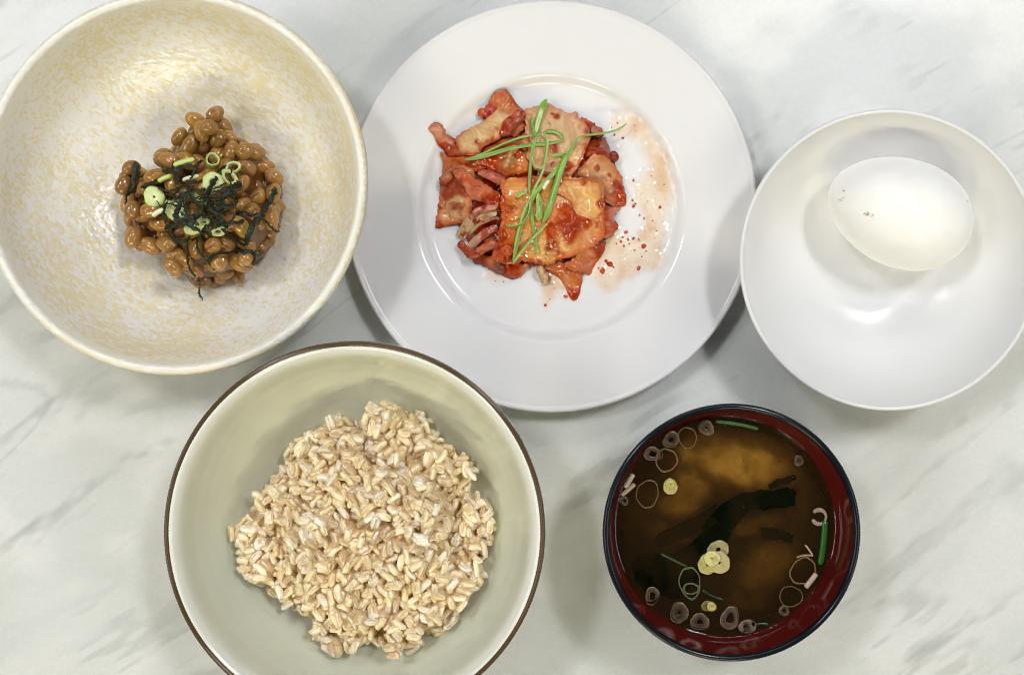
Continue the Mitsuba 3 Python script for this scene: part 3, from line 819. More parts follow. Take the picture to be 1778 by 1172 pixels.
# the crumpled shreds inside the heap
core_poly = [(130, 420), (200, 320), (330, 210), (420, 160), (530, 170), (640, 150), (760, 190), (830, 260), (900, 300), (950, 400), (980, 520), (940, 640), (930, 730), (880, 850), (790, 900), (700, 930), (600, 900), (480, 930), (390, 910), (280, 850), (230, 760), (180, 680), (140, 600)]
gc = Polygon([W3(q, .010) for q in core_poly])
mask = shapely.contains_xy(gc, Fk.X, Fk.Y)
dd = distance_transform_edt(mask) * Fk.res
cn = meshkit.fbm(np.stack([Fk.X * 160, Fk.Y * 160, Fk.X * 0 + 1], -1), 4, 61)
Zc = plate0 + .0085 * (1 - (1 - np.clip(dd / .016, 0, 1)) ** 2) * (.55 + .9 * cn)
cmesh = skirted(Fk, Zc, plate0 + .0002, mask)
cv = np.array(cmesh.vertices)
cc = lerp(lerp(DARK, PASTE, sstep(.3, .6, meshkit.fbm(cv * 300, 3, 62))), srgb(168, 104, 76), sstep(.5, .75, meshkit.fbm(cv * 220, 3, 63)))
add('kimchi_shreds', cmesh, 'm_wet', color=cc)
tag('kimchi_shreds', 'dark red mash of kimchi shreds and chilli paste under the cabbage pieces', 'kimchi', kind='stuff')
Fk.H = np.where(mask, np.maximum(Fk.H, Zc), Fk.H)

KG = 'kimchi cabbage pieces heaped on the plate'


def piece(lab, poly, base, alt, **kw):
    m, col = sheet(poly, base, alt, **kw)
    tag(add('kimchi_piece', m, 'm_wet', color=col), lab, 'kimchi', KG)


def rib(lab, pts, width, base, seed, thick=.003, arch=.0015, paste=.3, lift=.0006, name='kimchi_piece', edge=ORANGE):
    c = curve([Z3(*q) for q in pts], 40)
    xy = np.array([P(a, b, .014)[:2] for a, b in c])
    z = Fk.at(xy[:, 0], xy[:, 1], gaussian_filter(maximum_filter(Fk.H, 3), 3)) + lift
    z = gaussian_filter(z, 3) + thick / 2
    r = np.random.default_rng(seed)
    w = width * PX3 * (1 + .3 * gaussian_filter(r.normal(size=40), 3)) * np.sin(np.linspace(.35, np.pi - .35, 40)) ** .4
    m, al, ac, top = ribbon(np.c_[xy, z], w, thick, arch=arch, roll=gaussian_filter(r.normal(0, 1.2, 40), 6), across=9)
    v = np.array(m.vertices)
    v += (meshkit.fbm(v * 450, 3, seed)[:, None] - .5) * .0016 * np.array([1, 1, 1]) + (meshkit.noise(np.stack([al * 5, ac * 4, al * 0 + seed], -1), seed + 3)[:, None] - .5) * [0, 0, .0012]
    m.vertices = v
    n = meshkit.fbm(v * 260, 3, seed + 1)
    st = meshkit.noise(np.stack([al * 6, ac * 3.5, al * 0 + seed], -1), seed)
    col = lerp(lerp(np.broadcast_to(base, v.shape), base * 1.25, st), base * .55, sstep(.6, .2, st) * .5)
    col = lerp(col, edge, sstep(.6, 1, np.abs(ac)) * .5)
    col = lerp(col, PASTE, sstep(.66 - .25 * paste, .76 - .25 * paste, n) * .9)
    tag(add(name, m, 'm_wet', color=col), lab, 'kimchi', KG)
    Fk.splat(m)


piece('reddish kimchi leaf tip pointing down at the bottom of the heap', [(570, 880), (640, 890), (720, 890), (800, 870), (795, 960), (775, 1060), (752, 1075), (735, 1040), (712, 1000), (680, 955), (640, 925), (590, 915)], PINK, PASTE, thick=.0014, sigma=3, fibre=-65, paste=.75, seed=1, edge=PASTE, fold=.1)
rib('pale kimchi rib end poking out below the heap', [(590, 900), (610, 945), (632, 985)], 46, CREAM * .8, 2, thick=.0025)
piece('red kimchi tip at the lower left of the heap', [(370, 860), (440, 890), (540, 890), (505, 950), (462, 972), (400, 940)], PINK, PASTE, thick=.0018, sigma=3, paste=.9, seed=3, edge=PASTE)
piece('dark purple kimchi leaf edge at the lower left of the heap', [(245, 835), (300, 835), (370, 860), (420, 900), (440, 945), (395, 930), (330, 905), (275, 880)], PURPLE, srgb(50, 40, 44), thick=.0016, sigma=3, paste=.15, seed=4, edge=DARK)
piece('ragged orange edged kimchi piece at the far upper left of the heap', [(62, 245), (100, 228), (130, 235), (150, 268), (195, 290), (235, 365), (242, 384), (150, 384), (128, 340), (100, 320), (80, 275)], srgb(188, 132, 104), CREAM, thick=.0016, sigma=3, paste=.35, seed=5, edge=PASTE)
piece('dark red kimchi leaf on the left between two pale pieces', [(105, 330), (150, 380), (330, 395), (340, 450), (250, 480), (150, 500), (118, 490), (128, 420)], PINK * .8, DARK, thick=.0016, sigma=3, paste=.7, seed=6, edge=ORANGE)
piece('square cut pale kimchi piece at the lower left of the heap', [(92, 716), (96, 620), (108, 550), (122, 490), (160, 445), (235, 420), (285, 470), (272, 560), (266, 640), (250, 688), (150, 712)], CREAM * .95, srgb(190, 148, 96), thick=.0016, sigma=4, fibre=70, paste=.25, seed=7, blobs=[(190, 510, 75), (150, 560, 40), (240, 540, 50)], edge=ORANGE)
piece('red tipped kimchi leaf at the top left of the heap', [(302, 158), (335, 150), (352, 118), (380, 78), (430, 55), (462, 78), (478, 112), (524, 165), (530, 250), (480, 300), (420, 270), (390, 215), (350, 190), (322, 198)], PINK, srgb(190, 110, 84), thick=.002, sigma=4, fibre=50, paste=.6, seed=8, edge=PASTE, edge_w=.003, blobs=[(350, 165, 45), (500, 190, 40)])
piece('kimchi shred behind the large pinkish piece', [(780, 185), (830, 190), (862, 215), (885, 265), (880, 300), (830, 290), (790, 250)], srgb(160, 90, 70), PASTE, thick=.002, sigma=3, paste=.7, seed=9)
piece('deep red kimchi clump at the right of the heap', [(790, 390), (810, 330), (860, 285), (910, 280), (928, 320), (940, 380), (972, 372), (960, 405), (900, 410), (840, 400)], DARK, srgb(120, 34, 20), thick=.003, sigma=3, paste=.5, seed=10, wrinkle=.002, edge=DARK)
piece('brownish kimchi piece at the right edge of the heap', [(770, 470), (800, 420), (850, 385), (910, 395), (955, 425), (985, 470), (1014, 560), (1005, 610), (950, 620), (905, 600), (860, 540)], srgb(200, 152, 104), srgb(164, 112, 88), thick=.0022, sigma=4, fibre=-55, paste=.15, seed=11, edge=ORANGE, blobs=[(925, 470, 16), (865, 440, 14)])
piece('small crumpled kimchi bit at the right beside the front piece', [(885, 600), (950, 610), (1000, 605), (975, 640), (950, 665), (975, 715), (940, 755), (890, 770), (880, 690)], srgb(170, 90, 62), PASTE, thick=.0032, sigma=3, paste=.5, seed=12, wrinkle=.002)
piece('torn kimchi leaf under the right corner of the front piece', [(700, 890), (780, 850), (870, 790), (925, 770), (900, 840), (868, 900), (845, 935), (800, 930), (750, 925)], srgb(178, 108, 86), PINK, thick=.0016, sigma=3, fibre=40, paste=.4, seed=13)
piece('pinkish kimchi leaf in the middle left under the scallion strand', [(320, 350), (420, 300), (540, 300), (560, 400), (545, 470), (440, 490), (380, 470), (330, 440)], PINK, srgb(150, 70, 50), thick=.002, sigma=4, fibre=15, paste=.55, seed=14)
piece('pale rectangular kimchi rib piece at the upper left of the heap', [(190, 295), (212, 264), (290, 228), (340, 198), (392, 158), (440, 190), (462, 205), (432, 245), (420, 292), (380, 325), (325, 350), (312, 384), (265, 390), (222, 372), (202, 340)], CREAM, srgb(196, 160, 110), thick=.003, sigma=5, fibre=120, paste=.12, seed=15, edge=ORANGE, edge_w=.0014, blobs=[(370, 330, 50), (290, 315, 14)])
rib('curled reddish kimchi leaf beside the top left piece', [(430, 300), (440, 250), (480, 215), (525, 200)], 64, srgb(160, 84, 56), 16, thick=.0013, arch=.0012, paste=.5)
piece('large pinkish cream kimchi piece at the top of the heap', [(527, 158), (580, 132), (618, 118), (650, 122), (700, 155), (742, 166), (768, 148), (780, 188), (815, 222), (850, 268), (832, 310), (802, 380), (772, 448), (738, 488), (680, 484), (620, 476), (560, 455), (532, 400), (526, 280)], srgb(208, 166, 124), CREAM, thick=.0016, sigma=6, fibre=60, paste=.02, seed=17, edge=srgb(186, 100, 70), edge_w=.0013, blobs=[(670, 190, 22), (655, 175, 14), (660, 350, 30)], wrinkle=.0011)
piece('translucent wedge of kimchi leaf on the left of the front piece', [(188, 470), (200, 455), (225, 452), (270, 480), (330, 512), (410, 560), (425, 610), (405, 655), (330, 612), (270, 592), (240, 540)], srgb(186, 112, 86), PASTE, thick=.0018, sigma=4, fibre=-35, paste=.5, seed=18, edge=srgb(190, 120, 80))
RIBS = [('stringy pale kimchi rib curling at the lower left of the heap', [(205, 765), (255, 705), (310, 662), (385, 668)], 52, CREAM * .9),
        ('second stringy kimchi rib below the curling one', [(245, 812), (300, 775), (350, 742), (395, 728)], 46, srgb(204, 156, 126)),
        ('short kimchi rib above the curling pale one', [(262, 690), (292, 655), (330, 636), (390, 640)], 34, srgb(190, 130, 104)),
        ('reddish kimchi rib end beside the front piece', [(290, 850), (340, 815), (392, 800)], 46, srgb(178, 96, 66)),
        ('reddish kimchi shred lowest of the crumpled ribs', [(210, 785), (250, 835), (310, 860)], 40, srgb(156, 70, 44)),
        ('thin pale kimchi fibre between the two curling ribs', [(228, 775), (280, 735), (330, 700), (372, 690)], 18, srgb(214, 180, 140)),
        ('narrow kimchi fibre under the end of the wedge', [(300, 705), (340, 690), (398, 690)], 20, srgb(196, 140, 110))]
for s, (lab, pts, w, base) in enumerate(RIBS):
    rib(lab, pts, w, base, 30 + s, thick=.0011, arch=.0006, paste=.4, lift=.0004 + .0004 * s)
rib('pink kimchi strip at the middle left under the wedge', [(300, 470), (360, 480), (420, 520)], 50, srgb(170, 92, 76), 40, thick=.002, paste=.5)
piece('large golden square of kimchi in front with red paste on it', [(415, 502), (470, 492), (560, 486), (700, 485), (800, 494), (888, 500), (895, 560), (908, 600), (896, 650), (893, 770), (870, 800), (800, 840), (740, 862), (640, 892), (570, 902), (520, 885), (480, 898), (440, 902), (400, 885), (370, 860), (384, 780), (406, 680), (402, 620), (414, 560)], GOLD, CREAM, thick=.0014, sigma=5, fibre=8, paste=.15, seed=20, edge=srgb(190, 84, 30), edge_w=.0022, blobs=[(740, 690, 90), (690, 710, 60), (810, 700, 45), (440, 840, 60), (420, 640, 40), (410, 760, 45), (800, 515, 22), (720, 640, 45)], wrinkle=.0008, lift=.0015, tints=[(430, 800, 110, srgb(168, 58, 12), .85), (420, 620, 80, srgb(176, 76, 20), .7), (470, 700, 70, srgb(186, 98, 36), .6), (560, 640, 110, srgb(200, 136, 66), .6), (600, 860, 90, srgb(214, 180, 104), .6), (830, 790, 80, srgb(196, 132, 96), .6), (880, 640, 50, srgb(176, 70, 18), .7), (720, 690, 110, srgb(172, 58, 12), .6)])
piece('golden flap folded over the right half of the front kimchi square', [(668, 560), (700, 500), (780, 500), (880, 506), (888, 580), (890, 650), (850, 690), (800, 680), (762, 668), (735, 610)], srgb(216, 170, 104), GOLD, thick=.0012, sigma=3, fibre=-8, paste=.03, seed=21, edge=srgb(176, 84, 36), edge_w=.0012, blobs=[(800, 515, 20), (890, 610, 25)], wrinkle=.0006)
rib('small yellow kimchi curl standing beside the scallion loop', [(432, 465), (445, 420), (465, 370), (490, 345)], 34, srgb(196, 148, 82), 50, thick=.0022, arch=.003, paste=.1, lift=.001)
SCRAPS = [('small crumpled kimchi scrap between the top left leaf and the large top piece', [(490, 300), (530, 290), (548, 330), (520, 372), (478, 350)], PINK, 60), ('small red kimchi scrap below the pale rectangular piece', [(290, 395), (345, 380), (372, 412), (330, 440), (284, 428)], PASTE, 61),
          ('torn kimchi scrap at the left end of the large top piece', [(395, 410), (440, 395), (470, 430), (440, 470), (392, 455)], CREAM * .8, 62), ('small orange kimchi scrap at the right side of the front piece', [(905, 560), (955, 550), (975, 590), (940, 622), (898, 606)], ORANGE, 63),
          ('small pale kimchi scrap at the left edge below the dark leaf', [(118, 480), (165, 462), (186, 500), (150, 530), (112, 520)], CREAM * .85, 64), ('red kimchi scrap at the upper right behind the clump', [(845, 232), (890, 240), (905, 280), (868, 300), (838, 270)], PASTE, 65),
          ('small curled kimchi scrap under the left front corner', [(330, 862), (378, 850), (400, 890), (366, 918), (322, 898)], PINK, 66), ('pinkish kimchi scrap under the lower right edge of the front piece', [(770, 845), (840, 815), (872, 850), (820, 892), (766, 884)], PINK, 67)]
for lab, poly, base, sd in SCRAPS:
    piece(lab, poly, base, CREAM * .8, thick=.0013, sigma=2, fibre=sd * 37 % 180, paste=.35, seed=sd, wrinkle=.0016, edge=PASTE, lift=-.0006 if sd in (66, 67) else 0)
# paste lumps
for s, (x, y, rad, lab) in enumerate([(488, 375, 24, 'bright orange red chilli paste lump in the yellow curl'), (948, 378, 24, 'round dark red paste lump at the right edge of the heap'), (435, 835, 30, 'orange chilli paste lump on the lower left corner of the front piece'), (315, 165, 20, 'red chilli paste lump at the top left leaf'),
                                       (430, 640, 20, 'orange paste lump on the left edge of the front piece'), (405, 870, 20, 'red paste lump at the lowest corner of the front piece')]):
    u, w = Z3(x, y)
    c = P(u, w, .016)
    z = Fk.at(c[0], c[1])
    m = trimesh.creation.icosphere(4, 1.0)
    v = np.array(m.vertices)
    r_ = rad * PX3
    v = v * r_ * [1, 1, .6] * (1 + .9 * (meshkit.fbm(v * 1.8 + s * 5, 4, s) - .5))[:, None]
    g = meshkit.fbm(v * 900, 2, s + 70)
    m.vertices = v + [c[0], c[1], z + r_ * .25]
    col = lerp(lerp(PASTE, ORANGE, g), DARK, (.7 if 'dark' in lab else .0))
    tag(add('paste_lump', m, 'm_wet', color=col), lab, 'chilli paste', 'chilli paste lumps on the kimchi')
    Fk.splat(m)

# chilli flakes in the brine
flakes = [(1083, 812, 11), (922, 895, 13), (888, 928, 13), (1060, 914, 9), (1000, 745, 8), (975, 790, 6), (1035, 775, 6), (1160, 628, 7), (1036, 622, 7), (1060, 780, 5), (715, 1048, 8), (618, 1090, 6), (1125, 690, 4), (1085, 680, 4), (1065, 665, 4), (945, 285, 5), (985, 300, 5), (1035, 500, 5),
          (960, 230, 4), (1040, 240, 3), (930, 250, 3), (975, 250, 3), (1010, 780, 5), (990, 810, 5), (955, 800, 4), (1040, 830, 4), (1075, 860, 4), (905, 880, 7), (940, 910, 5), (1180, 520, 3), (1120, 480, 3), (1145, 740, 3), (1100, 600, 3), (1030, 595, 5), (1045, 610, 4), (985, 770, 5), (1015, 800, 4), (1095, 835, 4), (870, 915, 5), (660, 1010, 3), (640, 1060, 3), (420, 980, 3), (380, 975, 3)]
ORD = ['topmost', 'second', 'third', 'fourth', 'fifth', 'sixth', 'seventh', 'eighth', 'ninth', 'tenth', 'eleventh', 'twelfth', 'thirteenth', 'fourteenth', 'fifteenth', 'sixteenth', 'seventeenth', 'eighteenth', 'nineteenth', 'twentieth'] + ['twenty ' + o for o in ('first', 'second', 'third', 'fourth', 'fifth', 'sixth', 'seventh', 'eighth', 'ninth')] + ['thirtieth'] + ['thirty ' + o for o in ('first', 'second', 'third', 'fourth', 'fifth', 'sixth', 'seventh', 'eighth', 'ninth')] + ['fortieth', 'forty first', 'forty second', 'lowest']
rank_of = {i: ORD[k] + ('' if 't' == ORD[k][-1] and 'most' in ORD[k] or ORD[k] == 'lowest' else ' from the top') for k, i in enumerate(sorted(range(len(flakes)), key=lambda i: flakes[i][1]))}
for s, (x, y, rad) in enumerate(flakes):
    r = np.random.default_rng(s + 300)
    c = P(*Z3(x, y), .0068)
    z = plate_z(np.hypot(c[0] - PLATE[0], c[1] - PLATE[1])) + .0007
    m = trimesh.creation.icosphere(2, 1.0)
    v = np.array(m.vertices) * (1 + .8 * (meshkit.fbm(np.array(m.vertices) * 1.6 + s * 3, 2, s) - .5))[:, None]
    m.vertices = (v * rad * PX3 * [1.2, .9, .45]) @ rot(r.uniform(0, 6), .2, .1).T + [c[0], c[1], z]
    col = np.broadcast_to(lerp(srgb(150, 34, 14), srgb(190, 80, 34), r.uniform()), v.shape)
    lab = {0: 'red chilli flake alone at the right in the brine', 1: 'dark red chilli flake below the heap corner in the brine', 3: 'lone red chilli flake right of the glittering brine', 10: 'red chilli flake beside the bottom leaf tip', 7: 'red chilli flake farthest right in the brine'}.get(s, 'tiny red chilli flake, ' + rank_of[s] + ' among the flakes')
    tag(add('chilli_flake', m, 'm_wet', color=col), lab, 'chilli flake', 'chilli flakes on the plate')

# scallion strands on the kimchi
GRASS, LEAF, MILK = srgb(122, 166, 52), srgb(74, 122, 32), srgb(218, 226, 170)
strands = [
    ([(240, 400), (330, 372), (400, 338), (480, 306), (562, 286)], 18, 'upper strand of scallion that points far to the left', 0, .3),
    ([(240, 403), (340, 382), (450, 350), (560, 330), (650, 322), (705, 308)], 26, 'lower strand of scallion that points far to the left', 1, .35),
    ([(700, 308), (690, 285), (650, 268), (612, 272)], 24, 'short curved scallion piece closing the loop at the right', 2, .3),
    ([(622, 118), (602, 165), (585, 220), (572, 285)], 46, 'pointed scallion leaf tip standing highest on the kimchi', 3, .7),
    ([(552, 200), (558, 250), (572, 300)], 20, 'short scallion splinter left of the pointed leaf tip', 4, .2),
    ([(606, 272), (572, 310), (554, 380), (546, 460), (542, 560)], 20, 'left side strand of the central scallion loop', 5, .4),
    ([(606, 270), (624, 300), (620, 380), (610, 440), (580, 510), (548, 600)], 20, 'right side strand of the central scallion loop', 6, .5),
    ([(560, 385), (572, 430), (600, 440), (612, 400)], 14, 'thin pale bottom bow of the scallion loop', 7, .9),
    ([(1003, 230), (962, 260), (905, 276), (840, 284), (775, 294)], 14, 'thin scallion thread reaching out to the right', 8, .2),
    ([(775, 296), (742, 350), (695, 425), (625, 500), (565, 570), (525, 640), (500, 720), (482, 800), (466, 896)], 30, 'longest scallion strand running from the right thread down to the front corner', 9, .35),
    ([(725, 370), (695, 440), (664, 540), (632, 640), (606, 700)], 42, 'wide scallion leaf strip right of the longest strand', 10, .25),
    ([(545, 590), (556, 680), (570, 770), (578, 845)], 22, 'straight scallion strand hanging down the front piece', 11, .3),
    ([(628, 702), (565, 765), (505, 835), (466, 892)], 18, 'pale thin scallion strand slanting to the front corner', 12, .75),
    ([(480, 580), (505, 562), (532, 548)], 26, 'short lime scallion chip at the left of the bundle', 13, .6),
    ([(428, 710), (488, 712), (526, 685), (545, 630), (552, 590)], 12, 'thin curled scallion thread at the left of the bundle', 14, .5),
    ([(585, 560), (590, 620), (585, 690)], 40, 'broad translucent scallion strip lying flat on the front piece', 15, .4),
    ([(642, 386), (680, 380), (715, 372)], 22, 'small scallion chip beside the wide leaf strip', 16, .3),
    ([(640, 500), (620, 520), (610, 545)], 24, 'white scallion scrap in the middle of the bundle', 17, 1.0),
]
for pts, w, lab, s, pale in strands:
    r = np.random.default_rng(s + 500)
    n = 44
    c = curve([Z3(*q) for q in pts], n)
    Hb = gaussian_filter(maximum_filter(Fk.H, 3), 2.5)
    xy = np.array([P(a, b, .018)[:2] for a, b in c])
    z = Fk.at(xy[:, 0], xy[:, 1], Hb)
    zs = gaussian_filter(z, 7, mode='nearest')
    z = np.maximum(z, zs) + .0009
    if s == 8:
        z = np.linspace(.0125, z[-1], n) ** 1.0
    z = gaussian_filter(z, 2, mode='nearest')
    p3 = np.array([P(a, b, q) for (a, b), q in zip(c, z)])
    q = np.linspace(0, 1, n)
    ww = .74 * w * PX3 * np.clip(np.minimum(q * 5 + .25, (1 - q) * 5 + .25), 0, 1) ** .7
    m, al, ac, top = ribbon(p3, ww, .0007, arch=w * PX3 * .22, roll=gaussian_filter(r.normal(0, .9, n), 8), across=9)
    v = np.array(m.vertices)
    st = meshkit.fbm(np.stack([al * 5, ac * 3.0 + s, al * 0 + s], -1), 3, s)
    col = lerp(lerp(GRASS, LEAF, sstep(.35, .7, st)), MILK, pale * sstep(.2, 1.0, np.abs(ac) if s % 2 else ac * .5 + .5) + .15 * pale)
    if s == 3:
        col = lerp(np.broadcast_to(GRASS, v.shape), MILK, sstep(.62, .42, np.abs(ac)) * sstep(.25, .45, al) * sstep(1.0, .9, al))
        col = lerp(col, srgb(120, 110, 70), sstep(.10, .05, np.abs(ac)) * sstep(.5, .6, al) * .7)
    if s == 17:
        col = np.broadcast_to(srgb(225, 215, 190), v.shape)
    tag(add('scallion_strand', m, 'm_leaf', color=col), lab, 'scallion', 'scallion strands on the kimchi')
    Fk.splat(m)

# ------------------------------------------------------------------ soup bowl and miso soup
SOUP = P(1271, 925, .058)
ZS = .042
soup_in = smooth_profile([(0, .010), (.020, .0105), (.031, .016), (.0388, .027), (.0421, .0385), (.0432, .0422), (.0445, .0500), (.0456, .0565)], 60)
soup_lip = np.vstack([[(.0456, .0565)], arc(.0470, .0568, .0012, 180, 0, 12)])
soup_out = smooth_profile([(.0480, .0560), (.0470, .0480), (.0455, .0380), (.041, .0230), (.033, .0110), (.026, .0070), (.0245, .0040), (.0255, .0003)], 40)
k = numbered('soup_bowl')
tag(k, 'lacquered soup bowl black outside and red inside with miso soup', 'bowl')
lin = np.vstack([soup_in, [(.0459, .0562), (.0450, .0500), (.0439, .0420), (.0400, .0250), (.0320, .0140), (.02, .0090), (0, .0085)]])
add('lining', lathe(lin[::-1], SOUP), 'm_red_lacquer', smooth=40, parent=k)
sh = np.vstack([[(.0454, .0470), (.0458, .0530)], soup_lip, soup_out, [(.0250, 0), (.0235, 0), (.0225, .003), (0, .004)]])
add('shell', lathe(sh[::-1], SOUP), 'm_black_lacquer', smooth=40, parent=k)
soupb_z = height_of(soup_in)
soup_r = lambda z: np.interp(z, soup_in[:, 1], soup_in[:, 0])

k = numbered('miso_soup')
tag(k, 'dark brown miso soup with cloudy orange sediment in the lacquered bowl', 'soup')
rs = soup_r(ZS)
# the skin of the soup climbs a little at the wall
sp = np.array([(0, ZS), (rs * .5, ZS), (rs - .003, ZS), (rs - .0012, ZS + .00015), (rs - .0004, ZS + .0005), (rs + .0001, ZS + .001)])
scene['m_water_skin'] = {'type': 'thindielectric', 'int_ior': 1.33}
scene['m_clear'] = {'type': 'null'}
add('surface', lathe(sp, SOUP, seg=160), 'm_water_skin', smooth=True, parent=k)
zz = np.linspace(.0112, ZS - .0003, 24)
bp = np.vstack([[(0, zz[0])], np.stack([np.maximum(soup_r(zz) - .00025, .0005), zz], 1), [(0, zz[-1])]])
broth = lathe(bp, SOUP, seg=96)
if broth.volume < 0:
    broth.invert()
Z7 = lambda x, y: (1030 + x / 2.4417, 680 + y / 2.4417)
W7 = lambda x, y, z: P(*Z7(x, y), z)
scene['broth_medium'] = {'type': 'homogeneous', 'albedo': {'type': 'rgb', 'value': [.13, .075, .03]}, 'sigma_t': {'type': 'rgb', 'value': [.84, .90, 1.0]}, 'scale': 720.0}
add('broth', broth, 'm_clear', smooth=False, parent=k, interior={'type': 'ref', 'id': 'broth_medium'})

Fs = Field(SOUP[0] - .043, SOUP[0] + .043, SOUP[1] - .043, SOUP[1] + .043, .0006)
rr0 = np.hypot(Fs.X - SOUP[0], Fs.Y - SOUP[1])
depth = np.full(Fs.H.shape, .0150)
wob = meshkit.fbm(np.stack([Fs.X * 120, Fs.Y * 120, Fs.X * 0 + 4], -1), 4, 91)
for (x, y, ra, rb, ang, d0) in [(600, 300, 290, 150, -8, .0013), (400, 420, 190, 130, 35, .0019), (790, 260, 170, 110, 0, .0024), (740, 740, 200, 150, 35, .0023), (650, 880, 170, 90, 0, .0030), (300, 590, 170, 70, -15, .0031), (690, 570, 170, 60, 10, .0027), (880, 440, 100, 190, 0, .0033), (180, 480, 110, 150, 0, .0036)]:
    q = W7(x, y, .0405)
    ca, sa = math.cos(math.radians(ang)), math.sin(math.radians(ang))
    du, dv = (Fs.X - q[0]) * ca + (Fs.Y - q[1]) * sa, -(Fs.X - q[0]) * sa + (Fs.Y - q[1]) * ca
    sc = K / 2.4417 * .925
    e = np.sqrt((du / ra) ** 2 + (dv / rb) ** 2) / sc + (wob - .5) * .5
    depth = np.minimum(depth, d0 + .0045 * np.clip(e - .35, 0, 3) ** 1.6)
depth += (meshkit.fbm(np.stack([Fs.X * 330, Fs.Y * 330, Fs.X * 0 + 4], -1), 4, 92) - .5) * .0006
Zs = np.minimum(ZS - depth, ZS - .0006)
maskS = rr0 < soup_r(np.maximum(Zs, .0115)) - .0006
sm = skirted(Fs, Zs, Zs - .0004, maskS)
sv = np.array(sm.vertices)
scol = lerp(srgb(186, 134, 48), srgb(214, 166, 76), meshkit.fbm(sv * 240, 3, 14))
tag(add('sediment', sm, 'm_wakame', color=scol, parent=k), 'cloudy orange sediment drifting inside the soup', kind='stuff')

SG = 'scallion rings floating in the miso soup'
thick_rings = [(480, 153, 35, 30, 'scallion ring floating highest in the soup left of the green strip'), (330, 203, 36, 35, 'scallion ring second from the top left in the soup'), (253, 263, 38, 33, 'scallion ring at the upper left above the white sticks'),
               (872, 292, 22, 22, 'small scallion ring alone at the upper right of the soup'), (130, 462, 20, 20, 'small scallion ring at the left edge below the white sticks'), (250, 865, 32, 38, 'scallion ring at the lower left edge of the soup'),
               (365, 937, 42, 42, 'large scallion ring left of the lowest pair in the soup'), (452, 975, 38, 40, 'scallion ring with a dark square centre at the bottom'), (580, 960, 42, 48, 'pointed scallion ring at the bottom centre of the soup'),
               (645, 995, 28, 28, 'small yellowish scallion ring lowest in the soup'), (810, 928, 24, 22, 'small scallion ring at the lower right edge of the soup')]
for s, (x, y, a, b, lab) in enumerate(thick_rings):
    c = W7(x, y, ZS)
    c[2] = ZS - .0003
    q = K / 2.4417 * .92
    m, rr = ring_mesh(c, a * q, b * q, .12 + .12 * (s % 3), .0009, 200 + s, seg=44, lobes=.09, tilt=(.05 * (s % 3 - 1), .06 * (s % 2)))
    v = np.array(m.vertices)
    n = meshkit.fbm(v * 900, 3, s)
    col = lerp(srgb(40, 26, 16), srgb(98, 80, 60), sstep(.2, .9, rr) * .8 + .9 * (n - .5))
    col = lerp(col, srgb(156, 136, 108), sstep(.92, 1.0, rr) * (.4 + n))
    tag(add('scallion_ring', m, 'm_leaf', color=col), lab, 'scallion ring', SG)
thin_rings = [(400, 195, 42, 45, 'thin hollow scallion ring near the top left of the soup'), (310, 290, 46, 54, 'thin hollow scallion ring right of the upper left ring'), (230, 433, 47, 62, 'large thin pointed scallion ring at the left of the soup'),
              (410, 810, 46, 72, 'tall thin scallion ring left of the pale cluster'), (890, 760, 54, 64, 'large thin scallion ring at the lower right of the soup'), (838, 868, 48, 48, 'thin scallion ring below the large thin one at the right'),
              (415, 835, 36, 28, 'small half moon scallion ring inside the tall thin ring')]
for s, (x, y, a, b, lab) in enumerate(thin_rings):
    c = W7(x, y, ZS)
    c[2] = ZS - .0002
    q = K / 2.4417 * .92
    m, rr = ring_mesh(c, a * q, b * q, (.88, .85, .9, .87, .86, .89, .7)[s], .0007, 240 + s, turn=[0, .3, 0, 0, -.3, .4, 0][s], seg=64, lobes=.06)
    col = np.broadcast_to(srgb(104, 76, 44) if s != 6 and s != 3 else srgb(78, 84, 54), np.array(m.vertices).shape)
    tag(add('scallion_ring', m, 'm_leaf', color=col), lab, 'scallion ring', SG)
for s, (x, y, a, b, hole, dz, lab, c0) in enumerate([(530, 668, 48, 38, .2, 0, 'rear translucent scallion slice of the pale cluster in the soup', (150, 140, 96)), (532, 722, 46, 50, .12, .0008, 'right scallion slice of the pale cluster in the soup', (172, 160, 112)),
                                                      (482, 728, 42, 44, .15, .0011, 'left scallion slice of the pale cluster in the soup', (168, 158, 96)), (500, 702, 34, 34, .08, .0021, 'round pale scallion slice on top of the cluster', (196, 188, 124)),
                                                      (327, 402, 30, 36, .1, .0, 'pale drop shaped scallion slice under a yellow disc', (170, 156, 112)), (327, 390, 22, 20, .1, .0010, 'small yellow scallion disc at the upper left of the soup', (176, 168, 84)),
                                                      (485, 908, 28, 24, .3, -.0003, 'dim olive scallion slice under the small pale disc', (110, 104, 52)), (500, 908, 21, 20, .08, .0008, 'small pale scallion disc below the cluster', (180, 170, 104)),
                                                      (655, 995, 40, 30, .45, -.0006, 'pointed dim scallion slice around the lowest yellow ring', (110, 92, 70))]):
    c = W7(x, y, ZS)
    c[2] = ZS + dz
    q = K / 2.4417 * .92
    m, rr = ring_mesh(c, a * q, b * q, hole, .0013, 260 + s, tilt=(.06, .04), seg=48, lobes=.04)
    v = np.array(m.vertices)
    n = meshkit.fbm(v * 1100, 3, s + 20)
    col = lerp(srgb(*c0), srgb(*c0) * .55, sstep(.5, .75, n) * .8)
    col = lerp(col, srgb(*c0) * 1.25, sstep(.9, 1, rr))
    tag(add('scallion_ring', m, 'm_leaf', color=col), lab, 'scallion ring', SG)
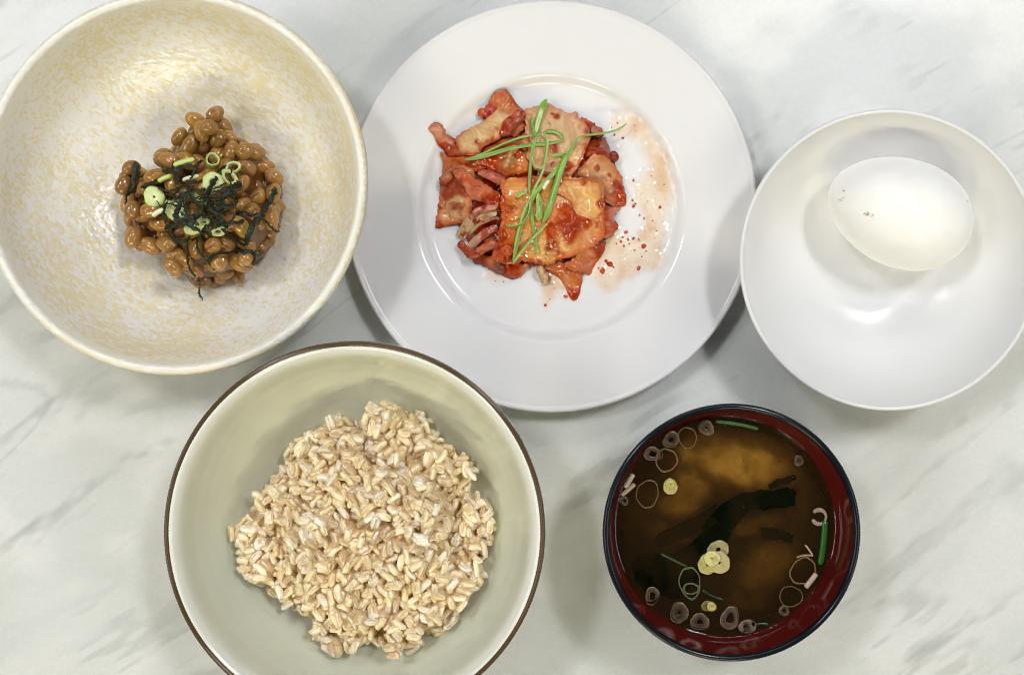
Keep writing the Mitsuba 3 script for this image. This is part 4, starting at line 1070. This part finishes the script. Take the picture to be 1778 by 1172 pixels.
# the open ring
th = np.radians(np.linspace(215, 520, 40))
pts = np.stack([958 + 29 * np.cos(th), 530 + 30 * np.sin(th)], 1)
m, al, ac, top = ribbon(np.array([W7(x, y, ZS + .0001) for x, y in pts]), .0013 * (1 + .3 * np.sin(np.linspace(0, 9, 40))), .001)
tag(add('scallion_ring', m, 'm_leaf', color=np.broadcast_to(srgb(140, 118, 104), np.array(m.vertices).shape)), 'open broken scallion ring above the green strip at the right', 'scallion ring', SG)
for pts, w, c0, dz, lab in [([(170, 348), (152, 378), (135, 406)], 21, (196, 178, 158), .0002, 'upper of two short white scallion sticks at the left edge of the soup'), ([(176, 390), (148, 415), (120, 438)], 19, (190, 170, 150), .0002, 'lower of two short white scallion sticks at the left edge of the soup'),
                            ([(946, 770), (924, 800), (900, 830)], 23, (190, 170, 152), .0002, 'short white scallion stick at the lower right of the soup'), ([(898, 648), (914, 668), (930, 696)], 9, (180, 160, 120), .0002, 'thin pale scallion splinter above the large thin ring'),
                            ([(930, 696), (900, 692), (862, 702)], 8, (160, 136, 90), .0001, 'thin pale scallion thread lying along the large thin ring'),
                            ([(520, 125), (610, 136), (700, 157)], 18, (44, 88, 30), .0002, 'green scallion strip along the top edge of the soup'), ([(982, 545), (976, 640), (962, 732)], 26, (38, 92, 28), .0002, 'green scallion strip along the right edge of the soup'),
                            ([(285, 685), (340, 712), (400, 742)], 14, (52, 70, 30), -.0015, 'dim green scallion strip sunk at the left of the soup'), ([(462, 838), (505, 865), (552, 880)], 16, (34, 70, 26), -.0015, 'dim green scallion strip sunk below the cluster'), ([(688, 985), (715, 982), (742, 985)], 16, (34, 62, 26), -.0006, 'small green scallion bit at the bottom edge of the soup')]:
    c = curve([Z7(*q) for q in pts], 24)
    m, al, ac, top = ribbon(np.array([P(a, b, ZS + dz) for a, b in c]), w * K / 2.4417 * .92, .0012, arch=.0002)
    v = np.array(m.vertices)
    col = lerp(srgb(*c0), srgb(*c0) * .7, meshkit.fbm(np.stack([al * 4, ac * 4, al * 0], -1), 3, int(w)))
    tag(add('scallion_stick', m, 'm_leaf', color=col), lab, 'scallion shred', 'scallion sticks in the miso soup')


def wakame(poly, z_of, lab, seed, amp=.002):
    g = Polygon([W7(x, y, .039)[:2] for x, y in poly]).buffer(.0006).buffer(-.0006)
    cell = .0008
    n = int(g.exterior.length / cell)
    b = np.array([g.exterior.interpolate(i / n, normalized=True).coords[0] for i in range(n)])
    b += (meshkit.fbm(np.c_[b * 500, b[:, :1] * 0], 3, seed)[:, None] - .5) * .0016
    g2 = Polygon(b).buffer(0)
    if g2.geom_type != 'Polygon':
        g2 = max(g2.geoms, key=lambda a: a.area)
    b = np.array(g2.exterior.coords)[:-1]
    x0, y0, x1, y1 = g2.bounds
    gx, gy = np.meshgrid(np.arange(x0, x1, cell), np.arange(y0, y1, cell), indexing='ij')
    pts = np.stack([gx.ravel(), gy.ravel()], 1)
    pts = pts[shapely.contains_xy(g2.buffer(-cell * .6), pts[:, 0], pts[:, 1])]
    xy = np.vstack([b, pts])
    tri = Delaunay(xy).simplices
    cx = xy[tri].mean(1)
    tri = tri[shapely.contains_xy(g2, cx[:, 0], cx[:, 1])]
    z = z_of(xy) + (meshkit.fbm(np.c_[xy * 160, xy[:, :1] * 0], 3, seed + 1) - .5) * amp * 2
    z = np.minimum(z, ZS - .0004)
    m = len(xy)
    nb = len(b)
    i, j = np.arange(nb), (np.arange(nb) + 1) % nb
    V = np.vstack([np.c_[xy, z], np.c_[xy, z - .0005]])
    f = np.vstack([tri, tri[:, ::-1] + m, np.stack([i, i + m, j], 1), np.stack([j, i + m, j + m], 1)])
    mesh = trimesh.Trimesh(V, f, process=False)
    mesh.fix_normals()
    col = lerp(srgb(3, 4, 3), srgb(16, 22, 10), meshkit.fbm(V * 300, 3, seed + 2))
    tag(add('wakame_leaf', mesh, 'm_wakame', color=col), lab, 'seaweed', 'wakame leaves in the miso soup')


xr = lambda xy, xa, xb: np.clip((xy[:, 0] - W7(xa, 0, .04)[0]) / (W7(xb, 0, .04)[0] - W7(xa, 0, .04)[0]), 0, 1)
wakame([(850, 405), (760, 408), (640, 422), (540, 470), (480, 540), (450, 610), (520, 640), (570, 620), (600, 560), (650, 500), (750, 495), (850, 480)], lambda xy: .0411 + .0006 * xr(xy, 450, 760), 'long dark wakame leaf with a square end across the middle of the soup', 1, .0008)
wakame([(520, 560), (560, 640), (475, 725), (440, 790), (360, 870), (240, 850), (180, 790), (165, 720), (200, 680), (330, 680), (410, 640), (470, 580)], lambda xy: .0412 + .0003 * xr(xy, 200, 500), 'dark wakame mass sunk at the lower left of the soup', 2, .0012)
wakame([(700, 575), (760, 570), (800, 590), (845, 605), (840, 638), (780, 625), (720, 620)], lambda xy: .0406 + .0008 * xr(xy, 700, 845), 'small frilly wakame scrap at the right of the soup', 3, .001)
wakame([(740, 390), (780, 365), (850, 350), (850, 372), (800, 392), (750, 410)], lambda xy: .0405 + .0008 * xr(xy, 740, 850), 'thin wakame scrap above the square ended leaf', 4, .001)
wakame([(270, 600), (350, 560), (440, 520), (520, 470), (500, 540), (420, 600), (330, 640), (270, 650)], lambda xy: .0408 + xy[:, 0] * 0, 'deep wakame leaf hidden in the cloudy middle of the soup', 5, .0015)

for x, y, rad, lab in [(1003, 432, 6, 'tiny bubble at the right rim of the soup'), (968, 438, 4, 'smaller bubble left of the right rim bubble'), (1010, 722, 6, 'tiny bubble at the lower right rim of the soup'), (884, 882, 4, 'tiny bubble by the thin ring at the lower right'), (634, 488, 7, 'bright bubble on the dark wakame leaf in the middle'),
                       (845, 360, 4, 'tiny bubble by the upper wakame scrap'), (566, 1024, 5, 'tiny bubble at the bottom edge of the soup'), (560, 140, 4, 'tiny bubble on the upper green scallion strip'), (228, 372, 3, 'tiny bubble on the large thin ring at the left')]:
    c = W7(x, y, ZS)
    rr2 = np.hypot(c[0] - SOUP[0], c[1] - SOUP[1])
    if rr2 > rs - .0012:
        c[:2] = SOUP[:2] + (c[:2] - SOUP[:2]) * (rs - .0012) / rr2
    m = trimesh.creation.icosphere(3, rad * K / 2.4417 * 1.1)
    m.vertices = np.array(m.vertices) * [1, 1, .8] + [c[0], c[1], ZS + .0002]
    tag(add('soup_bubble', m, 'm_water_skin'), lab, 'bubble', 'bubbles on the miso soup')
